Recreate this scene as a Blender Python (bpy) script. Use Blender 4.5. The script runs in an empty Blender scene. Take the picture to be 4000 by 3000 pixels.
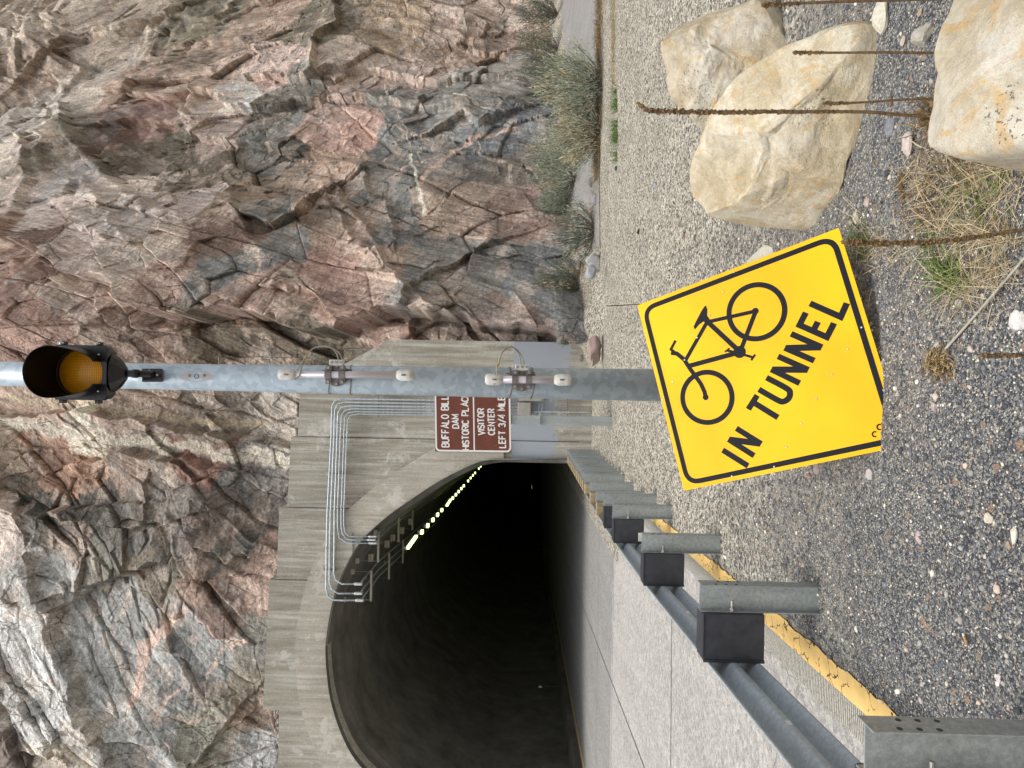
import bpy, bmesh, math, random
import numpy as np
from mathutils import Vector, Matrix
random.seed(7); rng = np.random.default_rng(7)
sc = bpy.context.scene
# ------------------------------------------------------------------ camera
FP = 2600.0
PIT = math.atan(50 / FP); ROL = math.radians(1.0)
FW = np.array([0, math.cos(PIT), math.sin(PIT)])
D0 = np.array([0, math.sin(PIT), -math.cos(PIT)]); R0 = np.array([1., 0, 0])
IX = math.cos(ROL) * D0 + math.sin(ROL) * R0
IY = math.sin(ROL) * D0 - math.cos(ROL) * R0
CAM = np.array([0, 0, 1.78])
cd = bpy.data.cameras.new('camera'); cam = bpy.data.objects.new('camera', cd)
sc.collection.objects.link(cam); sc.camera = cam
cd.sensor_width = 36; cd.lens = FP / 4000 * 36; cd.clip_end = 500; cd.clip_start = .05
m = Matrix.Identity(4)
for i in range(3):
    m[i][0] = IX[i]; m[i][1] = -IY[i]; m[i][2] = -FW[i]; m[i][3] = CAM[i]
cam.matrix_world = m
# ------------------------------------------------------------------ light (overcast)
w = bpy.data.worlds.new('World'); sc.world = w; w.use_nodes = True
nt = w.node_tree; bg = nt.nodes['Background']
sky = nt.nodes.new('ShaderNodeTexSky'); sky.sky_type = 'NISHITA'; sky.sun_disc = False
SUN_EL, SUN_AZ = math.radians(72), math.radians(205)
sky.sun_elevation = SUN_EL; sky.sun_rotation = SUN_AZ; sky.dust_density = 3.0; sky.air_density = 1.0
hs = nt.nodes.new('ShaderNodeHueSaturation'); hs.inputs['Saturation'].default_value = .22
nt.links.new(sky.outputs[0], hs.inputs['Color']); nt.links.new(hs.outputs[0], bg.inputs[0])
bg.inputs[1].default_value = .15
sl = bpy.data.lights.new('sun', 'SUN'); sl.energy = 1.5; sl.angle = math.radians(18); sl.color = (1, .96, .9)
so = bpy.data.objects.new('sun', sl); sc.collection.objects.link(so)
sd = Vector((math.sin(SUN_AZ) * math.cos(SUN_EL), math.cos(SUN_AZ) * math.cos(SUN_EL), math.sin(SUN_EL)))
so.rotation_euler = sd.to_track_quat('Z', 'Y').to_euler()
sc.view_settings.view_transform = 'Standard'; sc.view_settings.look = 'None'
sc.view_settings.exposure = 0.42; sc.view_settings.gamma = 1
sc.cycles.max_bounces = 6; sc.cycles.diffuse_bounces = 4

# ------------------------------------------------------------------ pixel -> world helpers (photo pixels 4000x3000)
def ray(x, y): return FW + (x - 2000) / FP * IX + (y - 1500) / FP * IY
def G(x, y, z=0.):
    d = ray(x, y); return CAM + d * (z - CAM[2]) / d[2]
def atY(x, y, Y):
    d = ray(x, y); return CAM + d * Y / d[1]
def onP(x, y, p, n):
    d = ray(x, y); return CAM + d * (np.dot(np.array(p) - CAM, n) / np.dot(d, n))
def lin(c):
    c = np.array(c) / 255.; return np.where(c < .04045, c / 12.92, ((c + .055) / 1.055) ** 2.4)

# ------------------------------------------------------------------ object helpers
def link(o, parent=None):
    sc.collection.objects.link(o)
    if parent is not None: o.parent = parent
    return o
def tag(o, label=None, cat=None, group=None, kind=None):
    if label: o['label'] = label
    if cat: o['category'] = cat
    if group: o['group'] = group
    if kind: o['kind'] = kind
    return o
def empty(name, loc=(0, 0, 0)):
    o = bpy.data.objects.new(name, None); o.location = loc; o.empty_display_size = .1; return link(o)
def mesh_np(name, V, Fs, mat, parent=None, smooth=False, col=None):
    V = np.asarray(V, dtype=np.float32)
    if parent is not None: V = V - np.array(parent_loc(parent), dtype=np.float32)
    me = bpy.data.meshes.new(name)
    if isinstance(Fs, np.ndarray):
        nf, k = Fs.shape
        me.vertices.add(len(V)); me.vertices.foreach_set('co', V.ravel())
        me.loops.add(nf * k); me.loops.foreach_set('vertex_index', Fs.astype(np.int32).ravel())
        me.polygons.add(nf); me.polygons.foreach_set('loop_start', np.arange(0, nf * k, k, dtype=np.int32))
        try: me.polygons.foreach_set('loop_total', np.full(nf, k, dtype=np.int32))
        except Exception: pass
        me.update(calc_edges=True)
    else:
        me.from_pydata([tuple(map(float, v)) for v in V], [], Fs); me.update()
    if smooth: me.polygons.foreach_set('use_smooth', np.ones(len(me.polygons), dtype=bool))
    if col is not None:
        a = me.color_attributes.new('Col', 'FLOAT_COLOR', 'POINT')
        c4 = np.ones((len(V), 4), dtype=np.float32); c4[:, :3] = col
        a.data.foreach_set('color', c4.ravel())
    me.materials.append(mat)
    return link(bpy.data.objects.new(name, me), parent)
def parent_loc(p):
    l = Vector((0, 0, 0))
    while p is not None: l = l + p.location; p = p.parent
    return l
class MB:
    def __init__(s): s.v = []; s.f = []
    def add(s, V, F):
        o = len(s.v); s.v += [tuple(map(float, v)) for v in V]; s.f += [tuple(i + o for i in f) for f in F]; return s
    def box(s, lo, hi, R=None, c=None):
        x0, y0, z0 = lo; x1, y1, z1 = hi
        V = [(x0, y0, z0), (x1, y0, z0), (x1, y1, z0), (x0, y1, z0), (x0, y0, z1), (x1, y0, z1), (x1, y1, z1), (x0, y1, z1)]
        if R is not None: V = [np.array(R) @ np.array(v) + np.array(c) for v in V]
        return s.add(V, [(0, 3, 2, 1), (4, 5, 6, 7), (0, 1, 5, 4), (1, 2, 6, 5), (2, 3, 7, 6), (3, 0, 4, 7)])
    def tube(s, pts, r, n=12, caps=True):
        pts = [np.array(p, float) for p in pts]; rs = r if hasattr(r, '__len__') else [r] * len(pts)
        base = len(s.v); prev = None; V = []
        for i, p in enumerate(pts):
            t = pts[min(i + 1, len(pts) - 1)] - pts[max(i - 1, 0)]; t /= (np.linalg.norm(t) + 1e-9)
            if prev is None:
                a = np.array([0, 0, 1.]) if abs(t[2]) < .9 else np.array([1., 0, 0])
                u = np.cross(t, a)
            else: u = prev - t * np.dot(prev, t)
            u /= np.linalg.norm(u) + 1e-9; prev = u; w_ = np.cross(t, u)
            for k in range(n):
                an = 2 * math.pi * k / n; V.append(p + rs[i] * (math.cos(an) * u + math.sin(an) * w_))
        F = []
        for i in range(len(pts) - 1):
            for k in range(n):
                F.append((i * n + k, i * n + (k + 1) % n, (i + 1) * n + (k + 1) % n, (i + 1) * n + k))
        if caps: F.append(tuple(range(n))[::-1]); F.append(tuple((len(pts) - 1) * n + k for k in range(n)))
        return s.add(V, F)
    def ball(s, c, r, n=8, sc_=(1, 1, 1)):
        V = []; F = []
        h = n // 2
        for i in range(h + 1):
            th = math.pi * i / h
            for k in range(n):
                ph = 2 * math.pi * k / n
                V.append((c[0] + r * sc_[0] * math.sin(th) * math.cos(ph), c[1] + r * sc_[1] * math.sin(th) * math.sin(ph), c[2] + r * sc_[2] * math.cos(th)))
        for i in range(h):
            for k in range(n): F.append((i * n + k, (i + 1) * n + k, (i + 1) * n + (k + 1) % n, i * n + (k + 1) % n))
        return s.add(V, F)
    def build(s, name, mat, parent=None, smooth=False, bevel=0, auto=False):
        o = mesh_np(name, np.array(s.v), s.f, mat, parent, smooth)
        if bevel:
            b = o.modifiers.new('bevel', 'BEVEL'); b.width = bevel; b.segments = 2; b.limit_method = 'ANGLE'
        if auto:
            o.data.polygons.foreach_set('use_smooth', np.ones(len(o.data.polygons), dtype=bool))
            try: o.data.set_sharp_from_angle(angle=math.radians(40))
            except Exception: pass
        return o
def smoothpts(P, n=6):
    P = [np.array(p, float) for p in P]; out = []
    for i in range(len(P) - 1):
        p0 = P[max(i - 1, 0)]; p1 = P[i]; p2 = P[i + 1]; p3 = P[min(i + 2, len(P) - 1)]
        for k in range(n):
            t = k / n
            out.append(.5 * ((2 * p1) + (-p0 + p2) * t + (2 * p0 - 5 * p1 + 4 * p2 - p3) * t * t + (-p0 + 3 * p1 - 3 * p2 + p3) * t ** 3))
    out.append(P[-1]); return out

# ------------------------------------------------------------------ numpy noise
def h2(i, j, seed):
    x = (i.astype(np.int64) * 374761393 + j.astype(np.int64) * 668265263 + seed * 982451653) & 0xffffffff
    x = ((x ^ (x >> 13)) * 1274126177) & 0xffffffff
    x = ((x ^ (x >> 16)) * 2246822519) & 0xffffffff
    return ((x ^ (x >> 15)) & 0xffffff).astype(np.float32) / 16777216.
def vn(a, b, seed):
    i = np.floor(a); j = np.floor(b); fa = (a - i).astype(np.float32); fb = (b - j).astype(np.float32)
    i = i.astype(np.int64); j = j.astype(np.int64)
    fa = fa * fa * (3 - 2 * fa); fb = fb * fb * (3 - 2 * fb)
    return ((h2(i, j, seed) * (1 - fa) + h2(i + 1, j, seed) * fa) * (1 - fb) + (h2(i, j + 1, seed) * (1 - fa) + h2(i + 1, j + 1, seed) * fa) * fb) * 2 - 1
def fbm(a, b, seed, o=4):
    s = 0; am = 1.; t = 0
    for k in range(o): s = s + am * vn(a * 2 ** k, b * 2 ** k, seed + k * 17); t += am; am *= .5
    return s / t
def facet(a, b, seed, tilt=.5):
    i0 = np.floor(a).astype(np.int64); j0 = np.floor(b).astype(np.int64)
    best = np.full(a.shape, 1e9, np.float32); sec = best.copy(); H = np.zeros(a.shape, np.float32); I = H.copy()
    for di in (-1, 0, 1):
        for dj in (-1, 0, 1):
            i = i0 + di; j = j0 + dj
            dx = (a - (i + .1 + .8 * h2(i, j, seed))).astype(np.float32); dy = (b - (j + .1 + .8 * h2(i, j, seed + 1))).astype(np.float32)
            d = dx * dx + dy * dy; mk = d < best
            sec = np.where(mk, best, np.minimum(sec, d))
            hid = h2(i, j, seed + 2)
            val = hid * 2 - 1 + tilt * ((h2(i, j, seed + 3) * 2 - 1) * dx + (h2(i, j, seed + 4) * 2 - 1) * dy) * 2
            H = np.where(mk, val, H); I = np.where(mk, hid, I); best = np.where(mk, d, best)
    return H, I, np.sqrt(sec) - np.sqrt(best)

def tri(a, b, seed, rot=0.):
    if rot: a, b = a * math.cos(rot) - b * math.sin(rot), a * math.sin(rot) + b * math.cos(rot)
    i = np.floor(a); j = np.floor(b); fa = (a - i).astype(np.float32); fb = (b - j).astype(np.float32); i = i.astype(np.int64); j = j.astype(np.int64)
    p00 = h2(i, j, seed); p10 = h2(i + 1, j, seed); p01 = h2(i, j + 1, seed); p11 = h2(i + 1, j + 1, seed); fl = h2(i, j, seed + 7) > .5
    A_ = np.where(fa > fb, p00 + (p10 - p00) * fa + (p11 - p10) * fb, p00 + (p11 - p01) * fa + (p01 - p00) * fb)
    B_ = np.where(fa + fb < 1, p00 + (p10 - p00) * fa + (p01 - p00) * fb, p11 + (p01 - p11) * (1 - fa) + (p10 - p11) * (1 - fb))
    return np.where(fl, A_, B_) * 2 - 1
# ------------------------------------------------------------------ materials
def mat(name, base=(.5, .5, .5), rough=.8, metal=0., spec=None):
    mt = bpy.data.materials.new(name); mt.use_nodes = True
    p = mt.node_tree.nodes['Principled BSDF']
    p.inputs['Base Color'].default_value = (*base, 1); p.inputs['Roughness'].default_value = rough; p.inputs['Metallic'].default_value = metal
    if spec is not None: p.inputs['Specular IOR Level'].default_value = spec
    return mt
class N:
    def __init__(s, mt): s.t = mt.node_tree; s.p = s.t.nodes['Principled BSDF']
    def n(s, typ, **kw):
        nd = s.t.nodes.new('ShaderNode' + typ)
        for k, v in kw.items(): setattr(nd, k, v)
        return nd
    def l(s, a, b): s.t.links.new(a, b)
    def obj(s, scale=(1, 1, 1), rot=(0, 0, 0), kind='Object'):
        tc = s.n('TexCoord'); mp = s.n('Mapping'); mp.inputs['Scale'].default_value = scale; mp.inputs['Rotation'].default_value = rot
        s.l(tc.outputs[kind], mp.inputs[0]); return mp.outputs[0]
    def pos(s, scale=(1, 1, 1)):
        g = s.n('NewGeometry'); mp = s.n('Mapping'); mp.inputs['Scale'].default_value = scale
        s.l(g.outputs['Position'], mp.inputs[0]); return mp.outputs[0]
    def noise(s, vec, scale, detail=4, rough=.6, dist=0.):
        nd = s.n('TexNoise'); nd.inputs['Scale'].default_value = scale; nd.inputs['Detail'].default_value = detail
        nd.inputs['Roughness'].default_value = rough; nd.inputs['Distortion'].default_value = dist; s.l(vec, nd.inputs['Vector']); return nd.outputs['Fac']
    def vor(s, vec, scale, feat='F1', out='Distance', rnd=1.):
        nd = s.n('TexVoronoi'); nd.feature = feat; nd.inputs['Scale'].default_value = scale; nd.inputs['Randomness'].default_value = rnd
        s.l(vec, nd.inputs['Vector']); return nd.outputs[out]
    def ramp(s, fac, stops, interp='LINEAR'):
        r = s.n('ValToRGB'); r.color_ramp.interpolation = interp; e = r.color_ramp.elements
        while len(e) < len(stops): e.new(.5)
        for k, (p, c) in enumerate(stops):
            e[k].position = p; e[k].color = (*c, 1) if len(c) == 3 else c
        s.l(fac, r.inputs[0]); return r.outputs[0]
    def mix(s, fac, a, b, mode='MIX'):
        x = s.n('Mix'); x.data_type = 'RGBA'; x.blend_type = mode
        for v, i in ((fac, 0), (a, 6), (b, 7)):
            if isinstance(v, (int, float)): x.inputs[i].default_value = v
            elif isinstance(v, (tuple, list, np.ndarray)): x.inputs[i].default_value = (*[float(q) for q in v[:3]], 1)
            else: s.l(v, x.inputs[i])
        return x.outputs[2]
    def math(s, op, a, b=0., c=None):
        x = s.n('Math'); x.operation = op
        for i, v in enumerate((a, b) if c is None else (a, b, c)):
            if isinstance(v, (int, float)): x.inputs[i].default_value = v
            else: s.l(v, x.inputs[i])
        return x.outputs[0]
    def sep(s, vec):
        x = s.n('SeparateXYZ'); s.l(vec, x.inputs[0]); return x.outputs
    def bump(s, h, dist=.01, st=1., prev=None):
        b = s.n('Bump'); b.inputs['Distance'].default_value = dist; b.inputs['Strength'].default_value = st; s.l(h, b.inputs['Height'])
        if prev is not None: s.l(prev, b.inputs['Normal'])
        s.l(b.outputs[0], s.p.inputs['Normal']); return b.outputs[0]
    def base(s, c): s.l(c, s.p.inputs['Base Color'])
W3 = (1, 1, 1)
def g3(v): return (v, v, v)

def m_rock(name, fine=1.0):
    mt = mat(name, rough=.92, spec=.2); n = N(mt)
    at = n.n('Attribute'); at.attribute_name = 'Col'
    v = n.pos()
    a = n.noise(v, 1.9, 9, .72); b = n.noise(v, 9, 8, .8); sp = n.noise(v, 34 * fine, 5, .8)
    c = n.mix(.8, at.outputs['Color'], n.ramp(a, [(.32, g3(.62)), (.5, g3(1.02)), (.7, g3(1.38))]), 'MULTIPLY')
    c = n.mix(.85, c, n.ramp(b, [(.36, g3(.55)), (.5, g3(1.02)), (.64, g3(1.6))]), 'MULTIPLY')
    c = n.mix(.8, c, n.ramp(sp, [(.36, g3(.45)), (.5, g3(1.)), (.64, g3(1.75))]), 'MULTIPLY')
    # hairline joints, most of them along the bedding
    w1 = n.mix(.05, v, n.col_noise(v, 3.)); mp = n.n('Mapping'); mp.inputs['Rotation'].default_value = (0, .47, 0); mp.inputs['Scale'].default_value = (1.5, .7, .42); n.l(w1, mp.inputs[0])
    e1 = n.vor(mp.outputs[0], 1.25, 'DISTANCE_TO_EDGE'); e2 = n.vor(n.mix(.04, v, n.col_noise(v, 6.)), 2.6, 'DISTANCE_TO_EDGE')
    msk = n.ramp(n.noise(v, .8, 3, .6), [(.45, g3(0)), (.55, g3(1))])
    l1 = n.math('MULTIPLY', n.ramp(e1, [(0, g3(1)), (.011, g3(.6)), (.017, g3(0))]), n.ramp(n.noise(v, .6, 3, .6), [(.42, g3(1)), (.5, g3(0))])); l2 = n.math('MULTIPLY', n.ramp(e2, [(0, g3(1)), (.022, g3(.5)), (.034, g3(0))]), msk)
    ln = n.math('MAXIMUM', l1, n.math('MULTIPLY', l2, .45))
    c = n.mix(n.math('MULTIPLY', ln, .6), c, (.06, .05, .04))
    n.base(c)
    b0 = n.bump(n.math('SUBTRACT', 1., ln), .03, .8)
    b1 = n.bump(n.noise(v, 6, 11, .78), .028, .9, b0)
    b2 = n.bump(sp, .014, 1., b1)
    return mt
def col_noise(s, vec, scale):
    nd = s.n('TexNoise'); nd.inputs['Scale'].default_value = scale; nd.inputs['Detail'].default_value = 3; s.l(vec, nd.inputs['Vector']); return nd.outputs['Color']
N.col_noise = col_noise

def m_concrete(name='concrete', paint=False, base=(172, 168, 157), light=(200, 198, 190), dark=(142, 135, 120), amp=1.):
    mt = mat(name, rough=.85, spec=.3); n = N(mt)
    v = n.pos()
    streak = n.noise(n.pos((3.2, 3.2, .22)), 2.6, 6, .62)
    streak2 = n.noise(n.pos((9, 9, .35)), 1.4, 4, .6)
    blot = n.noise(v, .8, 5, .6); fine = n.noise(v, 22, 5, .7)
    c = n.mix(n.ramp(streak, [(.36, g3(0)), (.62, g3(1))]), lin(dark), lin(base))
    c = n.mix(n.ramp(streak2, [(.5, g3(0)), (.72, g3(.7))]), c, lin(light))
    patch = n.noise(n.pos((1, 1, .8)), 1.1, 8, .75)
    c = n.mix(n.ramp(patch, [(.55, g3(0)), (.60, g3(.75))]), c, lin(light))
    c = n.mix(.6, c, n.ramp(blot, [(.3, g3(.75)), (.7, g3(1.2))]), 'MULTIPLY')
    c = n.mix(.5, c, n.ramp(fine, [(.3, g3(.7)), (.7, g3(1.3))]), 'MULTIPLY')
    pit = n.vor(v, 9.)
    c = n.mix(n.math('MULTIPLY', n.math('LESS_THAN', pit, .09), .6), c, lin((70, 64, 54)))
    if paint:
        xyz = n.sep(v); z = xyz[2]
        rag = n.noise(n.pos((2.2, 2.2, 3.)), 1.8, 8, .75)
        ragx = n.noise(n.pos((6, 6, .6)), 1.2, 6, .7)
        # paint stays from 0.88 m to 2.08 m, peeling along its lower edge
        lo = n.math('GREATER_THAN', z, n.math('ADD', .62, n.math('MULTIPLY', n.math('SUBTRACT', ragx, .5), 1.6)))
        lo2 = n.math('GREATER_THAN', n.math('ADD', z, n.math('MULTIPLY', n.math('SUBTRACT', rag, .5), 1.4)), 1.02)
        isw = n.math('GREATER_THAN', xyz[0], .0)
        m1 = n.math('MULTIPLY', n.math('GREATER_THAN', z, .89), lo2)
        mk = n.math('ADD', n.math('MULTIPLY', isw, lo), n.math('MULTIPLY', n.math('SUBTRACT', 1., isw), m1))
        hi = n.math('LESS_THAN', z, 2.08)
        onx = n.math('GREATER_THAN', xyz[0], -1.95)
        mk = n.math('MULTIPLY', n.math('MULTIPLY', mk, hi), onx)
        pc = n.mix(.4, lin((160, 167, 175)), n.ramp(blot, [(.3, g3(.85)), (.7, g3(1.1))]), 'MULTIPLY')
        c = n.mix(mk, c, pc)
    n.base(c); n.bump(n.noise(v, 30, 6, .75), .006, .6)
    return mt
def m_galv(name='galvanized', a=(172, 186, 196), b=(188, 201, 210), metal=.35, rough=.45, sc_=26):
    mt = mat(name, rough=rough, metal=metal); n = N(mt); v = n.obj()
    c = n.vor(n.mix(.03, v, n.col_noise(v, 14.)), sc_, out='Color')
    f = n.sep(c)[0]
    col = n.ramp(f, [(.0, lin(a)), (.45, lin(a)), (.55, lin(b)), (1, lin(b))])
    col = n.mix(.6, col, n.ramp(n.noise(v, 3, 5, .6), [(.3, g3(.82)), (.7, g3(1.12))]), 'MULTIPLY')
    n.base(col); n.bump(n.noise(v, 60, 3), .001, .3)
    return mt
def m_post():
    mt = mat('post_steel', rough=.5, metal=.3); n = N(mt); v = n.obj()
    col = n.ramp(n.noise(v, 40, 6, .8), [(.3, lin((136, 142, 142))), (.5, lin((160, 166, 165))), (.7, lin((188, 193, 190)))])
    col = n.mix(.7, col, n.ramp(n.noise(n.obj((3, 3, .6)), 3, 5, .6), [(.3, g3(.75)), (.7, g3(1.15))]), 'MULTIPLY')
    n.base(col); n.bump(n.noise(v, 80, 4), .001, .4)
    return mt
def m_noise(name, c1, c2, scale=20, rough=.8, bump=.003, metal=0., stretch=(1, 1, 1), det=5):
    mt = mat(name, rough=rough, metal=metal); n = N(mt); v = n.obj(stretch)
    n.base(n.ramp(n.noise(v, scale, det, .7), [(.3, lin(c1)), (.7, lin(c2))]))
    if bump: n.bump(n.noise(v, scale * 2, 5, .7), bump, .7)
    return mt
def m_attr(name, rough=.85, scale=30, amt=.5, bump=.004, spec=.3, tr=0):
    mt = mat(name, rough=rough, spec=spec); n = N(mt)
    at = n.n('Attribute'); at.attribute_name = 'Col'; v = n.pos()
    n.base(n.mix(amt, at.outputs['Color'], n.ramp(n.noise(v, scale, 5, .7), [(.3, g3(.6)), (.7, g3(1.4))]), 'MULTIPLY'))
    if bump: n.bump(n.noise(v, scale * 1.5, 5, .7), bump, .8)
    return mt
M = {}
M['rock'] = m_rock('rock')
M['concrete'] = m_concrete('concrete', paint=True)
M['ring'] = m_concrete('ring_concrete', paint=True, base=(180, 175, 163), light=(202, 198, 187), dark=(160, 153, 139))
M['galv'] = m_galv(); M['post'] = m_post()
M['rail'] = m_galv('rail_steel', (164, 174, 180), (176, 185, 190), .0, .5, 60)
M['conduit'] = m_galv('conduit_steel', (165, 176, 184), (190, 200, 206), .3, .4, 40)
M['blk'] = m_noise('black_plastic', (44, 45, 50), (62, 63, 70), 12, .55, .002)
M['wood'] = m_noise('blockout_wood', (118, 98, 66), (176, 160, 126), 5, .85, .004, 0, (4, 14, 1.2))
M['bronze'] = m_noise('dull_steel', (96, 92, 90), (138, 132, 128), 30, .45, .001, .5)
M['alu'] = m_noise('brushed_tube', (178, 170, 174), (214, 208, 212), 12, .35, 0, .35, (8, 8, .4))
M['bolt'] = m_noise('bolt_steel', (120, 118, 114), (170, 168, 164), 40, .4, 0, .5)
M['cap'] = m_noise('white_cap', (176, 172, 160), (226, 224, 218), 18, .5, .001)
M['box'] = m_noise('box_steel', (150, 146, 136), (172, 168, 158), 8, .5, 0, .2)
M['beige'] = m_noise('beige_bracket', (150, 144, 128), (186, 180, 164), 20, .6, 0)
M['black'] = m_noise('gloss_black', (10, 10, 12), (22, 22, 25), 14, .28, 0)
M['matte'] = mat('visor_inside', (.006, .006, .007), .8)
M['letter'] = mat('sign_black', (.012, .013, .018), .6, spec=.15)
M['white'] = mat('sign_white', (.72, .72, .70), .5)
M['cable'] = m_noise('steel_cable', (126, 122, 108), (172, 168, 152), 60, .5, 0, .3)
M['brass'] = mat('brass', (.45, .33, .08), .4, .6)
M['rivet'] = mat('rivet', (.62, .62, .6), .35, .6)
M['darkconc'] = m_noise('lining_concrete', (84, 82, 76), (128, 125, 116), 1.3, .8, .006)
# yellow retroreflective sheet
mt = mat('yellow_sheet', rough=.45, spec=.25); n = N(mt); v = n.obj()
c = n.mix(n.ramp(n.noise(v, 1.5, 3, .5), [(.35, g3(0)), (.65, g3(1))]), (.90, .46, .001), (.94, .56, .001))
c = n.mix(n.ramp(n.noise(v, 5, 8, .8), [(.60, g3(0)), (.75, g3(.22))]), c, (.55, .33, .06))
scr = n.noise(n.obj((1.5, 60, 40), (.3, .9, .4)), 1.6, 4, .6); c = n.mix(n.ramp(scr, [(.70, g3(0)), (.74, g3(.35))]), c, (.95, .62, .12))
n.base(c); wv = n.math('SINE', n.math('MULTIPLY', n.sep(v)[0], 900.)); wv2 = n.math('SINE', n.math('MULTIPLY', n.sep(v)[2], 900.))
b = n.bump(n.math('MULTIPLY', wv, wv2), .0008, .5); n.bump(n.noise(v, 4, 3), .006, .5, b)
M['yellow'] = mt
mt = mat('brown_sheet', rough=.5); n = N(mt); v = n.obj()
n.base(n.ramp(n.noise(v, 6, 4, .6), [(.3, lin((96, 46, 28))), (.7, lin((110, 54, 35)))])); M['brown'] = mt
# amber lens with a waffle pattern
mt = mat('amber_lens', (.75, .30, .01), .10); n = N(mt); v = n.obj((1, 1, 1)); x = n.sep(v)
gx = n.math('SINE', n.math('MULTIPLY', x[0], 620.)); gz = n.math('SINE', n.math('MULTIPLY', x[2], 620.))
gg = n.math('MAXIMUM', gx, gz)
n.base(n.ramp(n.math('MULTIPLY_ADD', gg, .5, .5), [(.3, (1., .52, .02)), (.95, (.62, .22, .003))])); n.bump(gg, .001, .4); M['amber'] = mt
# lamp
mt = mat('lamp_face', (.8, .85, .4)); n = N(mt); n.p.inputs['Emission Color'].default_value = (.85, 1., .35, 1); n.p.inputs['Emission Strength'].default_value = 2.4; M['lamp'] = mt
# gravel
def m_gravel():
    mt = mat('gravel_ground', rough=.9, spec=.2); n = N(mt); v = n.pos(); xyz = n.sep(v)
    vw = n.mix(.02, v, n.col_noise(v, 9.))
    c1 = n.vor(vw, 120, out='Color'); c2 = n.vor(vw, 38, out='Color'); d1 = n.vor(vw, 120)
    f = n.sep(c1)[0]; f2 = n.sep(c2)[1]
    dark = n.ramp(f, [(.0, lin((84, 86, 90))), (.35, lin((120, 122, 125))), (.62, lin((154, 154, 152))), (.82, lin((180, 172, 158))), (.94, lin((216, 206, 188)))], 'CONSTANT')
    f3 = n.sep(n.vor(vw, 42, out='Color'))[0]
    tan = n.ramp(f3, [(.0, lin((92, 90, 84))), (.2, lin((150, 146, 136))), (.5, lin((206, 198, 180))), (.75, lin((230, 220, 198))), (.92, lin((250, 245, 232)))], 'CONSTANT')
    # tan chips cover the farther verge, dark millings lie near the sign
    d = n.math('ADD', xyz[1], n.math('MULTIPLY', n.math('SUBTRACT', n.noise(v, .5, 6, .7), .5), 6.))
    mk = n.ramp(n.math('MULTIPLY', n.math('SUBTRACT', d, 2.8), .28), [(0, g3(0)), (1, g3(1))])
    c = n.mix(mk, dark, tan)
    c = n.mix(n.math('GREATER_THAN', f2, .985), c, lin((176, 150, 128)))
    c = n.mix(.6, c, n.ramp(d1, [(.0, g3(1.15)), (.6, g3(.55))]), 'MULTIPLY')
    c = n.mix(.7, c, n.ramp(n.noise(v, 1.3, 6, .7), [(.3, g3(.72)), (.7, g3(1.2))]), 'MULTIPLY')
    n.base(c)
    h = n.math('SUBTRACT', 1., d1)
    b = n.bump(h, .010, .9); n.bump(n.noise(v, 150, 3, .8), .004, .8, b)
    return mt
M['gravel'] = m_gravel()
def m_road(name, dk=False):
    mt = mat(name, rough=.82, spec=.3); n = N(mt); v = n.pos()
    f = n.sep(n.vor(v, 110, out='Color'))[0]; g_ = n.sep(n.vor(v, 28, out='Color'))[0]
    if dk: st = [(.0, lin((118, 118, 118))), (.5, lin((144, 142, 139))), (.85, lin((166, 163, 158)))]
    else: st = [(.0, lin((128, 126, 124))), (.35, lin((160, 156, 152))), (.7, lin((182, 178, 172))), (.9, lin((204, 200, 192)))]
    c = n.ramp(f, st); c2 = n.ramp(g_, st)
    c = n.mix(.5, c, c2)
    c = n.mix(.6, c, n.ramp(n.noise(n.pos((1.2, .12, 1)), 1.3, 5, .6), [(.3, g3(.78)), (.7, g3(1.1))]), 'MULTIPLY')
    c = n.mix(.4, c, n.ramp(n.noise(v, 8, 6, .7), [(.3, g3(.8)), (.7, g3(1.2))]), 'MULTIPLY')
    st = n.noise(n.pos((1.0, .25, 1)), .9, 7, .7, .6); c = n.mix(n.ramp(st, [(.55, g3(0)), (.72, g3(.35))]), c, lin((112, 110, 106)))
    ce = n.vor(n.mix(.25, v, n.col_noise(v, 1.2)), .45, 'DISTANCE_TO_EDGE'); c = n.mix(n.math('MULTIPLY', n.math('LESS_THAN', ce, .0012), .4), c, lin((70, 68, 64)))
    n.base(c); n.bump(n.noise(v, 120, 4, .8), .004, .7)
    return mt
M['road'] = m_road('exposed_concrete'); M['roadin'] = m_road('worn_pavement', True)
mt = mat('grooved_concrete', rough=.85); n = N(mt); v = n.pos(); x = n.sep(v)
gr = n.math('SINE', n.math('MULTIPLY', x[1], 300.))
sp_ = n.math('MULTIPLY', n.math('GREATER_THAN', n.noise(v, 60, 3, .7), .56), 1.)
c = n.ramp(n.math('MULTIPLY_ADD', gr, .5, .5), [(.1, lin((120, 116, 108))), (.5, lin((176, 172, 160))), (1, lin((196, 192, 180)))])
n.base(n.mix(n.math('MULTIPLY', sp_, .6), c, lin((92, 90, 84)))); n.bump(gr, .004, .8); M['groove'] = mt
mt = mat('worn_yellow_paint', rough=.7); n = N(mt); v = n.pos()
cr = n.vor(n.mix(.10, v, n.col_noise(v, 12.)), 9., 'DISTANCE_TO_EDGE')
ck = n.math('MULTIPLY', n.math('LESS_THAN', cr, .022), n.math('GREATER_THAN', n.noise(v, 6, 4, .6), .47))
c = n.mix(.5, lin((240, 200, 124)), n.ramp(n.noise(v, 10, 6, .7), [(.3, g3(.75)), (.7, g3(1.15))]), 'MULTIPLY')
c = n.mix(n.math('GREATER_THAN', n.noise(v, 26, 5, .75), .66), c, lin((150, 138, 112)))
n.base(n.mix(ck, c, lin((70, 58, 34)))); n.bump(n.noise(v, 60, 4, .8), .003, .7); M['ypaint'] = mt
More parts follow.
